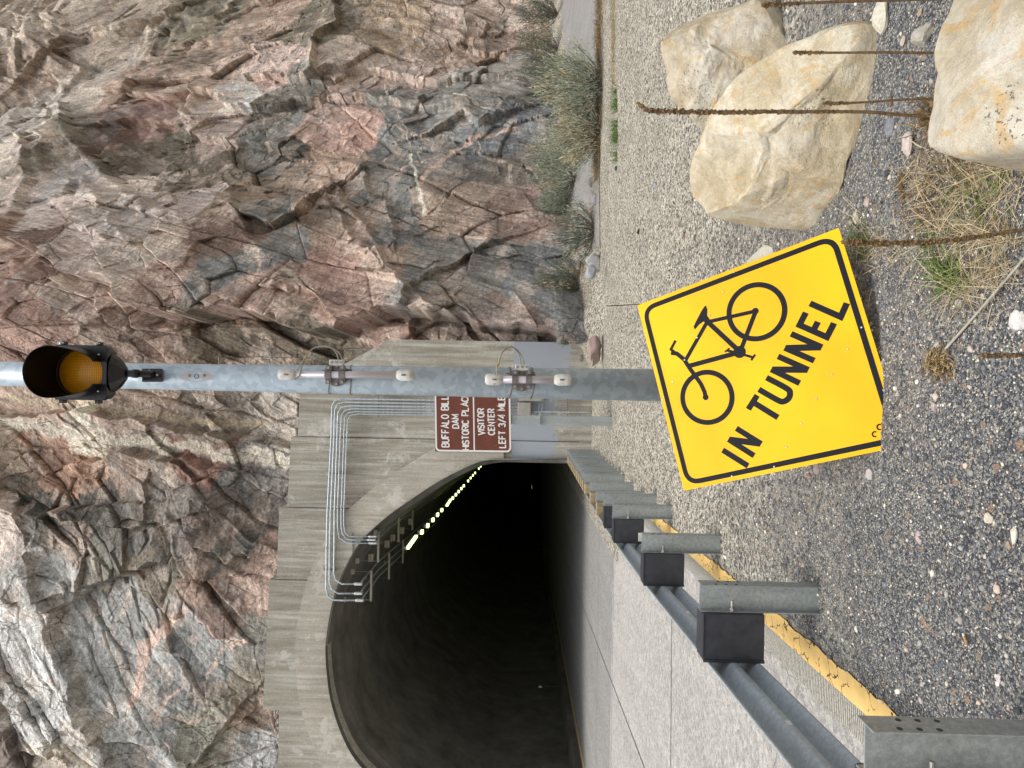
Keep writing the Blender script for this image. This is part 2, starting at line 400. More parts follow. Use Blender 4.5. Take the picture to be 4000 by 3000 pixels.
def m_lime():
    mt = mat('limestone', rough=.88, spec=.25); n = N(mt); v = n.pos()
    a = n.noise(v, 3.2, 8, .72, .4); b = n.noise(v, 7, 8, .75, .8); f = n.noise(v, 38, 6, .75)
    c = n.ramp(a, [(.3, lin((186, 168, 136))), (.48, lin((218, 204, 176))), (.62, lin((240, 232, 214)))])
    c = n.mix(n.ramp(b, [(.55, g3(0)), (.62, g3(.6))]), c, lin((226, 184, 112)))
    c = n.mix(.6, c, n.ramp(f, [(.3, g3(.8)), (.65, g3(1.2))]), 'MULTIPLY')
    at = n.n('Attribute'); at.attribute_name = 'Col'
    c = n.mix(1., c, at.outputs['Color'], 'MULTIPLY')
    sp = n.math('MULTIPLY', n.math('GREATER_THAN', n.noise(v, 1.9, 3, .5), .62), n.math('GREATER_THAN', n.noise(v, 70, 3, .7), .6))
    c = n.mix(n.math('MULTIPLY', sp, .7), c, lin((70, 68, 66)))
    n.base(c); b1 = n.bump(n.noise(n.pos((1, 1, 1.8)), 7, 11, .8, .6), .045, 1.); n.bump(f, .008, 1., b1)
    return mt
M['lime'] = m_lime()
M['leaf'] = m_attr('leaves', .8, 20, .35, 0)
M['twig'] = m_attr('twigs', .9, 30, .4, 0)
M['pebble'] = m_attr('pebbles', .8, 120, .45, .002)
M['stone'] = m_attr('stones', .85, 45, .6, .004)
M['stalk'] = m_noise('dry_stalk', (64, 48, 30), (146, 118, 80), 60, .9, .002)
M['path'] = m_noise('path_asphalt', (104, 100, 96), (164, 156, 148), 36, .9, .006)
M['dirt'] = m_noise('dirt', (112, 100, 84), (150, 138, 118), 6, .95, .02)

# ================================================================== SETTING
# ---- ground
mb = MB(); mb.add([(-90, -30, -.06), (90, -30, -.06), (90, 150, -.06), (-90, 150, -.06)], [(0, 1, 2, 3)])
tag(mb.build('ground', M['dirt']), kind='structure')
def yl(Y): return -1.50 - .032 * max(Y - 3, -3) if True else 0       # outer edge of the edge line
# road slab, from gravel edge out to the left
ys = [-4, 0, 2, 4, 6, 8, 10, 13]
mb = MB(); V = []; F = []
for y in ys: V += [(yl(y) - .30, y, 0), (-30, y, 0)]
for i in range(len(ys) - 1): F.append((2 * i, 2 * i + 2, 2 * i + 3, 2 * i + 1))
mb.add(V, F); tag(mb.build('road', M['road']), kind='structure')
mb = MB(); V = []; F = []
for y in ys: V += [(yl(y) + .12, y, -.004), (yl(y) - .31, y, .004)]
for i in range(len(ys) - 1): F.append((2 * i, 2 * i + 2, 2 * i + 3, 2 * i + 1))
mb.add(V, F); tag(mb.build('road_edge', M['groove']), kind='structure')
# tunnel path
YPX = lambda X: 17.3 + .065 * (X + 1.94)
def axis(d): return -6.78 - .08 * d
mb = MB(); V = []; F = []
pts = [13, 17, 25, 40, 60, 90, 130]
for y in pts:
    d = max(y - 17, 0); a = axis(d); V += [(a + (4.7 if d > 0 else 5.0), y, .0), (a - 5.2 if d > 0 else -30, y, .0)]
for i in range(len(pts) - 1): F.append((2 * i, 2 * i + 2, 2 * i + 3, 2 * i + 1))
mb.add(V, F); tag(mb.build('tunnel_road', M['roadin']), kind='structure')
# joints in the slabs
def strip(name, P, wd, mt_, z=.006, jag=0, kind='structure'):
    mb = MB(); V = []; F = []
    P = [np.array(p, float) for p in P]
    for i, p in enumerate(P):
        t = P[min(i + 1, len(P) - 1)] - P[max(i - 1, 0)]; t /= np.linalg.norm(t); nn = np.array([t[1], -t[0]])
        j = random.uniform(-1, 1) * jag; j2 = random.uniform(-1, 1) * jag * .15
        a = p + nn * (wd / 2 + j); b = p - nn * (wd / 2 + j2); V += [(a[0], a[1], z), (b[0], b[1], z)]
    for i in range(len(P) - 1): F.append((2 * i, 2 * i + 2, 2 * i + 3, 2 * i + 1))
    mb.add(V, F); return tag(mb.build(name, mt_), kind=kind)
M['joint'] = mat('joint', (.11, .105, .10), .9)
def lerp_line(a, b, n): return [np.array(a) + (np.array(b) - np.array(a)) * i / (n - 1) for i in range(n)]
strip('road_joint', [(-5.0, 6), (-5.36, 9.35), (-6.0, 15.7), (-7.4, 30), (-9.5, 55)], .022, M['joint'])
strip('road_joint', [(-2.0, 7.9), (-9, 7.6), (-14, 7.4)], .018, M['joint'])
strip('road_joint', [(-1.9, 12.9), (-7, 12.8), (-16, 12.6)], .02, M['joint'], .0075)
strip('road_joint', [(-2, 15.4), (-7, 15.3), (-12, 15.2)], .018, M['joint'], .0075)
strip('road_edge_line', [(yl(y) - .075, y) for y in np.arange(-1, 12.5, .07)], .135, M['ypaint'], .013, .012)
strip('lane_line', [(axis(d) - 3.45, 17 + d) for d in np.arange(-.4, 80, 2.)], .16, M['ypaint'], .009)
# ---- gravel verge (gently uneven)
def ghz(X, Y):
    return .016 + .018 * fbm(X * .9, Y * .9, 5, 4) + .010 * fbm(X * 5, Y * 5, 9, 3) + .02 * np.exp(-((X + .1) ** 2 / .12 + (Y - 3.25) ** 2 / .01))
def talus(X, Y):
    d = Y0(X) - Y
    return np.clip(1.0 * (1 - d / 3.2), 0, 1.5) * np.clip((X - .2) / 1.2, 0, 1) * (0.75 + .5 * fbm(X * .7, Y * .7, 33, 3))
def Y0(X):
    X = np.asarray(X, dtype=float)
    return np.interp(X, [-30, -12, -2, .9, 1.6, 3.2, 5.5, 10, 20, 34], [17.6, 18.2, 18.7, 18.6, 18.1, 19.8, 22.8, 28.5, 37, 47])
ny = 520; tt = np.linspace(0, 1, ny); yy = .3 + 46 * tt ** 2.2
xs_ = np.linspace(0, 1, 420)
XX = np.zeros((ny, 420)); YY = np.repeat(yy[:, None], 420, 1)
for i, y in enumerate(yy):
    x0 = yl(y) + .015 * math.sin(y * 9) + .02 * math.sin(y * 23 + 1) - (.0 if y < 12.3 else 1.5); XX[i] = x0 + (4 + y * .95) * xs_ ** 1.25
ZZ = ghz(XX, YY) * np.clip((XX - XX[:, :1]) / .15 + .15, 0, 1) + talus(XX, YY)
idx = np.arange(ny * 420).reshape(ny, 420)
Fq = np.stack([idx[:-1, :-1], idx[:-1, 1:], idx[1:, 1:], idx[1:, :-1]], -1).reshape(-1, 4)
tag(mesh_np('gravel_ground', np.stack([XX, YY, ZZ], -1).reshape(-1, 3), Fq, M['gravel'], smooth=True), kind='structure')
def gz(X, Y):
    X = np.array([X], float); Y = np.array([Y], float); return float((ghz(X, Y) + talus(X, Y))[0])
# path beside the cliff
V = []; F = []
for i, y in enumerate([0, 150, 300, 450, 600, 750, 900]):
    a = G(2206 + i * 9, y, .10); b = G(2338 + i * 1, y, .06); V += [a, b]
for k in V: k[2] = max(k[2], gz(k[0], k[1]) + .02)
for i in range(6): F.append((2 * i, 2 * i + 1, 2 * i + 3, 2 * i + 2))
PV = []; PF = []
for i in range(0, 41):
    for j in range(0, 13):
        y = -150 + i * 28.; x = (2197 + i * 1.7) + (2338 - (2197 + i * 1.7)) * j / 12
        g = G(x, y, .05); PV.append((g[0], g[1], gz(g[0], g[1]) + .014))
for i in range(40):
    for j in range(12): PF.append((i * 13 + j, i * 13 + j + 1, (i + 1) * 13 + j + 1, (i + 1) * 13 + j))
tag(MB().add(PV, PF).build('path', M['roadin'], smooth=True), kind='structure')

# ---- cliff
def base_surf(X, z):
    z = np.asarray(z, float); X = np.asarray(X, float)
    b = Y0(X) + .24 * np.clip(z - 1, 0, 99)
    b = b + .5 * np.sin(X * .35 + z * .2)
    return b
def cliff_pt(px, py):
    Y = 20.
    for _ in range(14):
        p = atY(px, py, Y); Y = .4 * Y + .6 * float(base_surf(p[0], p[2]))
    return atY(px, py, Y)[[0, 2]]
S = 4000 / 2212.
def L(*a): return [(a[i] * S, a[i + 1] * S) for i in range(0, len(a), 2)]
# ledges traced on the face: (points, side of the raised block, height m, decay m)
LEDGES = [
 (L(0,500, 100,545, 180,590, 250,622, 300,622, 345,680, 390,690, 470,690, 540,685, 620,700, 700,735, 770,730, 850,690, 960,700, 1050,715, 1200,738), 'L', 1.5, 7.),
 (L(60,235, 143,227, 213,320, 267,383, 340,440, 417,483), 'R', .5, 1.4),
 (L(260,283, 367,283, 450,313, 553,327, 650,350), 'L', .5, 1.8),
 (L(287,208, 367,220, 443,213, 483,225, 517,253, 613,247, 643,233, 713,230, 786,233, 836,245, 903,253, 980,253), 'L', .6, 1.6),
 (L(553,180, 606,183, 680,187, 720,163, 820,160, 853,172, 953,192, 1046,187), 'L', .55, 1.6),
 (L(950,297, 1003,277, 1036,293, 1086,273), 'L', .45, 1.),
 (L(803,397, 813,427, 853,443, 870,520), 'R', .3, 1.),
 (L(753,427, 786,467, 846,547, 863,593, 966,680), 'R', .4, .8),
 (L(735,440, 770,490, 820,560), 'R', .25, .5),
 (L(573,487, 630,510, 673,477, 700,453), 'L', .55, .8),
 (L(886,533, 933,500, 983,447, 1020,417, 1106,397), 'R', .45, 1.),
 (L(90,310, 120,367, 123,467, 130,553), 'R', .35, 1.), (L(133,340, 150,370), 'R', .3, .8),
 (L(33,450, 73,513, 100,553), 'L', .45, 1.2), (L(200,480, 253,520, 283,533, 317,540), 'L', .35, .8),
 (L(247,413, 317,493, 350,530), 'R', .3, .7), (L(0,1053, 33,1086, 100,1100, 180,1090), 'R', .5, 2.),
 (L(43,1286, 53,1250, 67,1216, 90,1180), 'R', .4, 1.2), (L(50,1288, 117,1313, 167,1303, 200,1266, 205,1240), 'L', .45, .9),
 (L(203,1266, 247,1260, 317,1223, 360,1206, 470,1220), 'L', .75, 1.4),
 (L(140,1340, 157,1406, 183,1440, 190,1473, 210,1540), 'R', .7, 2.5),
 (L(360,1390, 400,1430, 443,1466, 450,1533), 'L', .45, 1.2), (L(317,1576, 373,1606, 417,1646), 'L', .45, 1.),
 (L(167,1583, 200,1613, 227,1650), 'L', .45, 1.), (L(450,1126, 466,1156, 520,1196, 560,1190), 'L', .5, 1.),
 (L(190,1110, 267,1126, 317,1133, 400,1110), 'L', .5, 1.), (L(0,900, 200,880, 400,925, 553,945, 640,960), 'R', .35, 1.5),
 (L(180,1000, 270,970, 400,985, 470,1000), 'R', .35, 1.2), (L(0,1490, 20,1510, 50,1570), 'R', .6, 1.2),
 (L(500,1560, 470,1600, 430,1650), 'R', .4, .8), (L(520,420, 560,470, 575,520, 640,560), 'R', .35, .9),
 (L(1000,640, 1040,560, 1100,520), 'R', .4, .8), (L(900,720, 930,640, 960,600, 1060,560), 'L', .35, .8),
 (L(700,170, 690,110, 740,60, 730,0), 'L', .5, 1.2), (L(400,100, 520,90, 560,120), 'L', .4, 1.),
 (L(380,40, 470,50, 500,20), 'L', .4, 1.), (L(60,170, 150,90, 260,80), 'L', .5, 1.5), (L(200,80, 330,60, 400,20), 'L', .4, 1.2),
 (L(1000,60, 1030,130, 1080,130), 'L', .5, .8), (L(650,640, 720,655, 760,690), 'L', .4, .7),
]
VEINS = [
 (L(0,908, 110,925, 233,950, 417,966, 553,983, 625,990), (178, 168, 150), .22), (L(0,863, 200,873, 400,913, 553,923), (168, 148, 112), .10),
 (L(920,413, 970,360, 1020,313, 1106,297), (196, 152, 132), .10), (L(846,290, 900,313, 935,300), (188, 146, 126), .05),
 (L(850,400, 950,360, 990,345), (188, 146, 126), .04), (L(433,1293, 347,1360, 307,1406, 300,1460, 290,1523), (196, 156, 138), .15),
 (L(433,1300, 480,1370, 553,1370), (190, 150, 132), .04), (L(450,1460, 500,1390, 545,1370), (186, 148, 130), .045),
 (L(340,1545, 390,1480, 400,1430), (186, 148, 130), .04), (L(330,1550, 420,1550, 460,1540), (184, 150, 132), .04),
 (L(873,257, 896,347), (176, 166, 140), .025), (L(899,352, 930,473), (200, 196, 182), .06), (L(1030,317, 1033,350), (176, 166, 140), .025),
 (L(575,560, 612,560, 610,640), (190, 150, 130), .05), (L(660,600, 720,650, 760,700), (176, 160, 130), .05),
]
CP = [
60,40,175,155,135, 60,160,150,125,105, 250,60,165,145,125, 450,60,120,110,85, 400,120,140,115,95, 550,50,150,120,100, 700,60,110,100,80, 850,60,150,125,95,
1000,50,165,140,125, 1000,120,150,120,100, 200,200,165,150,135, 100,250,160,150,140, 300,180,150,120,100, 450,190,170,140,120, 520,220,200,180,170, 600,170,180,150,140,
750,150,165,145,130, 900,170,165,140,130, 1050,190,150,145,140, 650,200,130,125,118, 750,210,150,125,115, 880,230,120,118,115, 1000,230,125,125,122, 600,290,115,115,110,
700,280,175,135,120, 780,300,175,130,115, 880,300,105,108,110, 950,340,120,120,120, 1050,330,105,110,118, 1080,380,110,100,90, 60,350,195,175,160, 120,450,190,165,150,
170,330,130,115,95, 200,420,160,150,150, 230,460,190,165,155, 300,350,110,95,75, 400,340,105,95,78, 500,380,115,100,80, 330,270,150,110,100, 280,300,120,85,70,
480,300,175,150,140, 300,430,180,160,145, 430,460,175,155,150, 350,500,165,150,145, 560,420,140,115,90, 650,400,140,115,92, 600,360,95,92,85, 630,480,110,110,105,
700,460,130,100,80, 720,380,165,130,105, 850,400,110,108,105, 880,500,105,106,106, 950,480,150,125,105, 1020,470,165,135,115, 1080,480,150,115,100, 780,520,150,120,100,
560,540,120,90,75, 30,560,150,110,90, 60,620,130,95,80, 150,620,160,140,125, 220,600,175,150,140, 350,600,165,145,130, 420,640,160,125,110, 550,600,105,108,110,
620,570,115,115,115, 650,650,150,120,105, 600,650,165,130,115, 750,600,160,115,100, 800,650,155,115,100, 850,600,165,135,115, 950,600,120,118,115, 1000,620,140,120,105,
1050,600,125,122,118, 1130,640,115,118,122, 1080,690,130,105,95, 50,700,150,110,95, 300,720,120,95,80, 450,750,105,90,70, 600,740,105,92,75, 700,740,100,88,70,
350,750,150,120,105, 100,880,160,130,110, 200,950,185,170,150, 300,880,150,125,110, 450,900,130,115,100, 580,860,150,140,130, 100,1000,140,100,75, 200,1010,150,105,75,
50,1040,120,100,80, 300,1000,130,105,90, 350,1050,110,100,90, 450,1000,125,85,70, 420,1060,120,110,105, 550,1050,105,100,98, 80,1090,80,78,72, 230,1080,75,72,68,
300,1130,100,98,92, 180,1160,125,110,100, 450,1160,105,90,85, 520,1120,110,95,88, 60,1200,150,150,152, 30,1140,190,170,160, 150,1230,145,145,145, 250,1220,110,108,98,
420,1200,105,100,88, 530,1180,95,95,90, 300,1290,130,130,132, 370,1330,130,125,120, 450,1240,140,110,95, 500,1300,110,85,75, 560,1230,165,130,115, 60,1350,170,172,176,
100,1450,175,178,182, 60,1500,160,160,162, 220,1380,140,142,146, 270,1330,125,127,130, 220,1460,140,142,144, 300,1440,140,142,145, 420,1360,120,124,128, 400,1460,115,118,122,
470,1420,125,128,130, 540,1480,130,120,100, 560,1550,160,130,110, 560,1400,120,115,105, 180,1580,180,180,178, 150,1620,190,180,165, 30,1600,110,95,90, 330,1600,150,152,155,
250,1560,150,152,154, 450,1600,130,130,115, 560,1620,150,152,156, 20,1480,120,110,105, 20,1420,172,172,176, 100,1380,172,174,178, 150,1520,168,170,172, 350,1240,112,100,84]
CP = np.array(CP, float).reshape(-1, 5)
cpx = np.array([cliff_pt(a * S, b * S) for a, b in CP[:, :2]]); cpc = lin(CP[:, 2:])

NX, NZ = 1500, 1150
u = np.linspace(0, 1, NX)
Xc = np.interp(u, [0, .60, 1], [-15.5, 6.0, 42.]); zc = np.interp(np.linspace(0, 1, NZ), [0, .8, 1], [-.6, 20, 56])
X, Z = np.meshgrid(Xc, zc); X = X.astype(np.float32); Z = Z.astype(np.float32)
wx = X + .12 * tri(X * .35, Z * .35, 71, .2) + .035 * tri(X * 2.1, Z * 2.1, 72, .4); wz = Z + .12 * tri(X * .35, Z * .35, 73, .9) + .035 * tri(X * 2.1, Z * 2.1, 74, 1.1)
ang = 1.12 + .22 * tri(X * .10, Z * .10, 75)                       # bedding direction
ca, sa = np.cos(ang), np.sin(ang)
al = wx * ca + wz * sa; ac = -wx * sa + wz * ca
h1, i1, e1 = facet(al / 5.2, ac / 2.5, 101, 1.2)
hh2, i2, e2 = facet(al / 2.3 + 5, ac / 1.15, 131, 1.2)
hh3, i3, e3 = facet(al / .95 + 9, ac / .46, 161, 1.1)
hh4, i4, e4 = facet(wx / .27, wz / .21, 191, .8)
def pl_dist(P, X, Z):
    best = np.full(X.shape, 1e9, np.float32); side = np.zeros(X.shape, np.float32)
    for k in range(len(P) - 1):
        a, b = P[k], P[k + 1]; dx, dz = b - a; L2 = dx * dx + dz * dz + 1e-9
        t = np.clip(((X - a[0]) * dx + (Z - a[1]) * dz) / L2, 0, 1)
        ex = X - (a[0] + t * dx); ez = Z - (a[1] + t * dz); d = ex * ex + ez * ez
        cr = dx * (Z - a[1]) - dz * (X - a[0]); mk = d < best
        side = np.where(mk, np.sign(cr), side); best = np.where(mk, d, best)
    return np.sqrt(best), side
D = np.zeros(X.shape, np.float32)
jx = X + .16 * tri(X * 1.3, Z * 1.3, 81, .3) + .06 * tri(X * 4, Z * 4, 83, .9); jz = Z + .16 * tri(X * 1.3, Z * 1.3, 82, .7) + .06 * tri(X * 4, Z * 4, 84, .2)
for P, sd_, hgt, dec in LEDGES:
    hgt *= 1.5; P = [cliff_pt(*q) for q in P]; dm = dec * 3.2
    P = np.array(P); x0, z0 = P.min(0) - dm; x1, z1 = P.max(0) + dm
    ii = np.where((Xc > x0) & (Xc < x1))[0]; jj = np.where((zc > z0) & (zc < z1))[0]
    if len(ii) == 0 or len(jj) == 0: continue
    sl_ = (slice(jj[0], jj[-1] + 1), slice(ii[0], ii[-1] + 1))
    d, s_ = pl_dist(P, jx[sl_], jz[sl_])
    s_ = s_ if sd_ == 'R' else -s_
    # photo x points down and y points left, which is a rotation: 'R' of travel stays 'R' seen from the camera
    s_ = -s_
    if P[:, 0].mean() < -4.5 and P[:, 1].mean() > 11: hgt *= .6
    wid = .03 + .22 * np.clip(tri(X[sl_] * .9, Z[sl_] * .9, 88, .4) * .5 + .35, 0, 1) * min(hgt / .5, 2)
    up = np.clip(d / wid, 0, 1); D[sl_] += np.where(s_ > 0, hgt * up * np.exp(-d / dec), -.10 * hgt * np.exp(-d / (.2 * dec)))
amp = .78 + .35 * vn(X * .2, Z * .2, 84)
calm = 1 - .6 * np.exp(-(((X + 9.) / 2.6) ** 2 + ((Z - 16.5) / 3.) ** 2)) - .4 * np.exp(-(((X - 4.5) / 3.) ** 2 + ((Z - 9.5) / 1.8) ** 2))
D += amp * calm * (.25 * h1 + .13 * hh2 + .052 * hh3 * (vn(X * .45, Z * .45, 88) > -.25) + .012 * hh4)
D += calm * (.62 * tri(al / 4.6, ac / 2.6, 301) + .16 * tri(al / 1.9, ac / 1.2, 302, .5) + .05 * tri(al / .8, ac / .6, 303, 1.1)) + .022 * tri(wx / .34, wz / .30, 304, .3) + .012 * tri(X / .15, Z / .14, 305, .8) + .012 * vn(X * 14, Z * 14, 306)
D -= .10 * np.exp(-(e1 / .018) ** 2) + .05 * np.exp(-(e2 / .028) ** 2) * (vn(X * .6, Z * .6, 311) > -.1)
Yc_ = base_surf(X, Z) - D
Yc_ = np.where(X < 1.0, np.maximum(Yc_, YPX(X) + .55 + .3 * np.clip(Z - 6.5, -9, 0) * 0), Yc_)
# colours of the rock, with the shading of the dark crack band painted in
wr = .30 * fbm(X * 1.1, Z * 1.1, 91, 7); wr2 = .30 * fbm(X * 1.1, Z * 1.1, 92, 7)
wxx = X + wr + .16 * tri(X * 2.3, Z * 2.3, 93, .4) + .20 * (i2 - .5) + .14 * (i3 - .5) + .05 * hh4; wzz = Z + wr2 + .16 * tri(X * 2.3, Z * 2.3, 94, 1.) + .20 * (h2((i2 * 999).astype(int), (i1 * 999).astype(int), 3) - .5) + .05 * tri(X * 9, Z * 9, 96)
b1 = np.full(X.shape, 1e9, np.float32); b2 = b1.copy(); c1 = np.zeros(X.shape, np.int32); c2 = c1.copy()
for k, (a, b) in enumerate(cpx):
    d = (wxx - a) ** 2 + (wzz - b) ** 2
    m1 = d < b1; c2 = np.where(m1, c1, np.where(d < b2, k, c2)); b2 = np.where(m1, b1, np.minimum(b2, d)); c1 = np.where(m1, k, c1); b1 = np.where(m1, d, b1)
wt = np.clip((np.sqrt(b2) - np.sqrt(b1)) / .10, 0, 1)[..., None] * .5 + .5
COL = cpc[c1] * wt + cpc[c2] * (1 - wt)
COL = COL * (1 + .22 * (i3[..., None] - .5) + .30 * (i2[..., None] - .5))
pk = np.clip(fbm(X * 1.6 + 9, Z * 1.6, 95, 7) * 9 - 1.3, 0, 1)[..., None] * .35
COL = COL * (1 - pk) + lin((194, 166, 148)) * pk
gk = np.clip(fbm(X * 1.3 + 3, Z * 1.3, 97, 7) * 9 - 1.8, 0, 1)[..., None] * .35
COL = COL * (1 - gk) + lin((112, 114, 116)) * gk
bk = np.clip(fbm(al * 1.1, ac * 6, 98, 4) * 3 - .7, 0, 1)[..., None] * .4
COL = COL * (1 - bk) + lin((122, 92, 66)) * bk
lnz = np.clip(fbm(al * .5, ac * 14, 99, 4) * 2.2, -1, 1)[..., None]; COL = COL * (1 + .22 * lnz)
for P, cc, wd in VEINS:
    P = np.array([cliff_pt(*q) for q in P]); x0, z0 = P.min(0) - 1; x1, z1 = P.max(0) + 1
    ii = np.where((Xc > x0) & (Xc < x1))[0]; jj = np.where((zc > z0) & (zc < z1))[0]
    if len(ii) == 0 or len(jj) == 0: continue
    sl_ = (slice(jj[0], jj[-1] + 1), slice(ii[0], ii[-1] + 1))
    d, s_ = pl_dist(P, jx[sl_] + .05 * hh4[sl_], jz[sl_])
    k = (np.clip((1.25 + .5 * fbm(X[sl_] * 3, Z[sl_] * 3, 44, 4) - d / wd) * 3, 0, 1) * .8)[..., None]; COL[sl_] = COL[sl_] * (1 - k) + lin(cc) * k
GR = COL.mean(-1, keepdims=True); COL = np.clip((GR * .50 + COL * .50) * np.array([1.50, 1.46, 1.36]), .03, .8)
idx = np.arange(NX * NZ).reshape(NZ, NX)
Fq = np.stack([idx[:-1, :-1], idx[:-1, 1:], idx[1:, 1:], idx[1:, :-1]], -1).reshape(-1, 4)
hole = ((X[:-1, :-1] > -16) & (X[:-1, :-1] < -1.2) & (Z[:-1, :-1] < 7.0)).ravel(); Fq = Fq[~hole]      # the bore of the tunnel
tag(mesh_np('cliff', np.stack([X, Yc_, Z], -1).reshape(-1, 3), Fq, M['rock'], col=COL.reshape(-1, 3)), kind='structure')
del D, COL, wxx, wzz, b1, b2, c1, c2, h1, hh2, hh3, hh4

# ================================================================== TUNNEL PORTAL
PN = np.array([-.065, 1, 0]); PN /= np.linalg.norm(PN); PP = np.array([-1.94, 17.3, 0])
def pw(px, py):
    q = onP(px, py, PP, PN); return q[0], q[2]
inner = [(2000,1790),(1959,1790),(1900,1797),(1844,1814),(1724,1874),(1603,1953),(1513,2000+18),(1422,2103),(1362,2199),(1314,2320),(1289,2440),(1281,2531)]
inn = sorted([pw(*q) for q in inner], key=lambda q: q[0])
XA = -6.78; XR = -1.93
ixs = np.array([q[0] for q in inn]); izs = np.array([q[1] for q in inn])
prof = [(-1.93, 0.0), (-1.93, 1.2)] + sorted([(min(x_, -1.93), z_) for x_, z_ in inn], key=lambda q: (-q[0], q[1]))
ztop = max(izs) + .01
half = [(p[0] - XA, p[1]) for p in prof if p[0] > XA + .15]
half[:] = [(h[0], h[1]) for h in half]
half = [tuple(q) for q in smoothpts([np.array(h) for h in half[2:]] + [np.array((0, ztop))], 5)]
half = [(XR - XA, 0.), (XR - XA, 1.2)] + half
full = [(XA + a, b) for a, b in half] + [(XA - a, b) for a, b in half[::-1][1:]]
def zin(Xv):
    a = abs(Xv - XA)
    if a >= XR - XA - .001: return 0.
    hs_ = sorted(half[2:], key=lambda q: q[0]); return float(np.interp(a, [q[0] for q in hs_], [q[1] for q in hs_]))
ringR = .80
portal = empty('tunnel_portal', (XA, float(YPX(XA)), 0))
tag(portal, 'stained concrete tunnel portal with stepped panels and arched dark opening', 'tunnel portal')
def ring_prof(off):
    out = []
    for i, (a, b) in enumerate(full):
        p0 = np.array(full[max(i - 1, 0)]); p1 = np.array(full[min(i + 1, len(full) - 1)]); t = p1 - p0; t /= np.linalg.norm(t) + 1e-9
        nn = np.array([t[1], -t[0]]); o = off
        out.append((a + nn[0] * o, b + nn[1] * o))
    return out
def slab(pts_, off0, off1, name, mt_, parent=portal, bev=0):    # polygon (X,z) extruded between two offsets in front of the wall plane
    Vf = [(x_, float(YPX(x_)) - off1, z_) for x_, z_ in pts_]; Vb = [(x_, float(YPX(x_)) - off0, z_) for x_, z_ in pts_]
    k = len(pts_); mb = MB(); mb.add(Vf + Vb, [tuple(range(k))] + [tuple(range(k, 2 * k))[::-1]] + [(i, k + i, k + (i + 1) % k, (i + 1) % k) for i in range(k)])
    o = mb.build(name, mt_, parent)
    bm = bmesh.new(); bm.from_mesh(o.data); bmesh.ops.recalc_face_normals(bm, faces=bm.faces); bmesh.ops.triangulate(bm, faces=[f for f in bm.faces if len(f.verts) > 4]); bm.to_mesh(o.data); bm.free()
    return o
xj = [pw(1140, 1705)[0], pw(1110, 1980)[0], pw(1070, 2260)[0], pw(1060, 2766)[0]]
def panel(x1, x0, z1r, z0l, off):        # x1 right, x0 left, top heights at right and left
    n_ = max(4, int((x1 - x0) / .12)); P = []
    xs2 = np.linspace(x1, x0, n_)
    top = [(x_, z1r + (z0l - z1r) * (x1 - x_) / (x1 - x0)) for x_ in xs2]
    bot = [(x_, max(zin(x_) + (.35 if zin(x_) > 0 else -.1), -.1)) for x_ in xs2[::-1]]
    return slab(bot + top, -.6, off, 'wall_panel', M['concrete'])
zt = lambda px, py: pw(px, py)[1]
# right of the opening: jamb and wing wall with the sloping shoulder
xw = pw(2000, 1334)[0]
ja = xj[0]
sh = [(XR, -.1), (xw, -.1), (xw, zt(1523, 1329)), (pw(1458, 1362)[0], zt(1458, 1362)), (pw(1356, 1416)[0], zt(1356, 1416)), (pw(1172, 1512)[0], zt(1172, 1512)), (ja + .008, zt(1163, 1705))]
sh += [(x_, max(zin(x_) + .35, 0)) for x_ in np.linspace(ja + .008, XR - .01, 8)]
slab(sh, -.6, .0, 'wall_panel', M['concrete'])
panel(xj[0] - .008, xj[1] + .008, zt(1139, 1705), zt(1124, 1980), .035)
panel(xj[1] - .008, xj[2] + .008, zt(1095, 1980), zt(1084, 2260), .07)
panel(xj[2] - .008, xj[3] + .008, zt(1057, 2260), zt(1033, 2766), .10)
panel(xj[3] - .008, -16.5, zt(1093, 2766), zt(1108, 3000), .05)
# arch ring
rin = full; rout = ring_prof(ringR)
V = []; F = []
keep = [i for i in range(len(full)) if not (full[i][0] > XA and full[i][1] < 2.25)]
for i in keep:
    a, b = full[i], rout[i]
    b = (min(b[0], -1.50), max(b[1], a[1]))
    for (q, off) in ((a, .13), (b, .13), (b, -.1), (a, -.3)): V.append((q[0], float(YPX(q[0])) - off, q[1]))
for k in range(len(keep) - 1):
    for s_ in range(4):
        F.append((4 * k + s_, 4 * k + (s_ + 1) % 4, 4 * k + 4 + (s_ + 1) % 4, 4 * k + 4 + s_))
MB().add(V, F).build('arch_ring', M['ring'], portal)
# lining
V = []; F = []; ds = [-.2, 0, .6, .61, 3, 3.01, 6, 10, 16, 24, 36, 52, 75, 105, 125]; ns = len(full)
for k, d in enumerate(ds):
    inset = 0 if d < .605 else .12
    for (a, b) in full:
        aa = XA + (a - XA) * (1 - inset / 4.7); V.append((aa + (axis(d) - axis(0)), float(YPX(a)) * max(0, 1 - d / 10) + 17.0 * min(1, d / 10) + d, b * (1 - inset / 6.5)))
for k in range(len(ds) - 1):
    for i in range(ns - 1): F.append((k * ns + i, k * ns + i + 1, (k + 1) * ns + i + 1, (k + 1) * ns + i))
V += [(axis(125) - 7, 142, -1), (axis(125) + 7, 142, -1), (axis(125) + 7, 142, 8), (axis(125) - 7, 142, 8)]
F.append(tuple(len(V) - 4 + q for q in range(4)))
MB().add(V, F).build('tunnel_lining', M['darkconc'], portal, smooth=False)
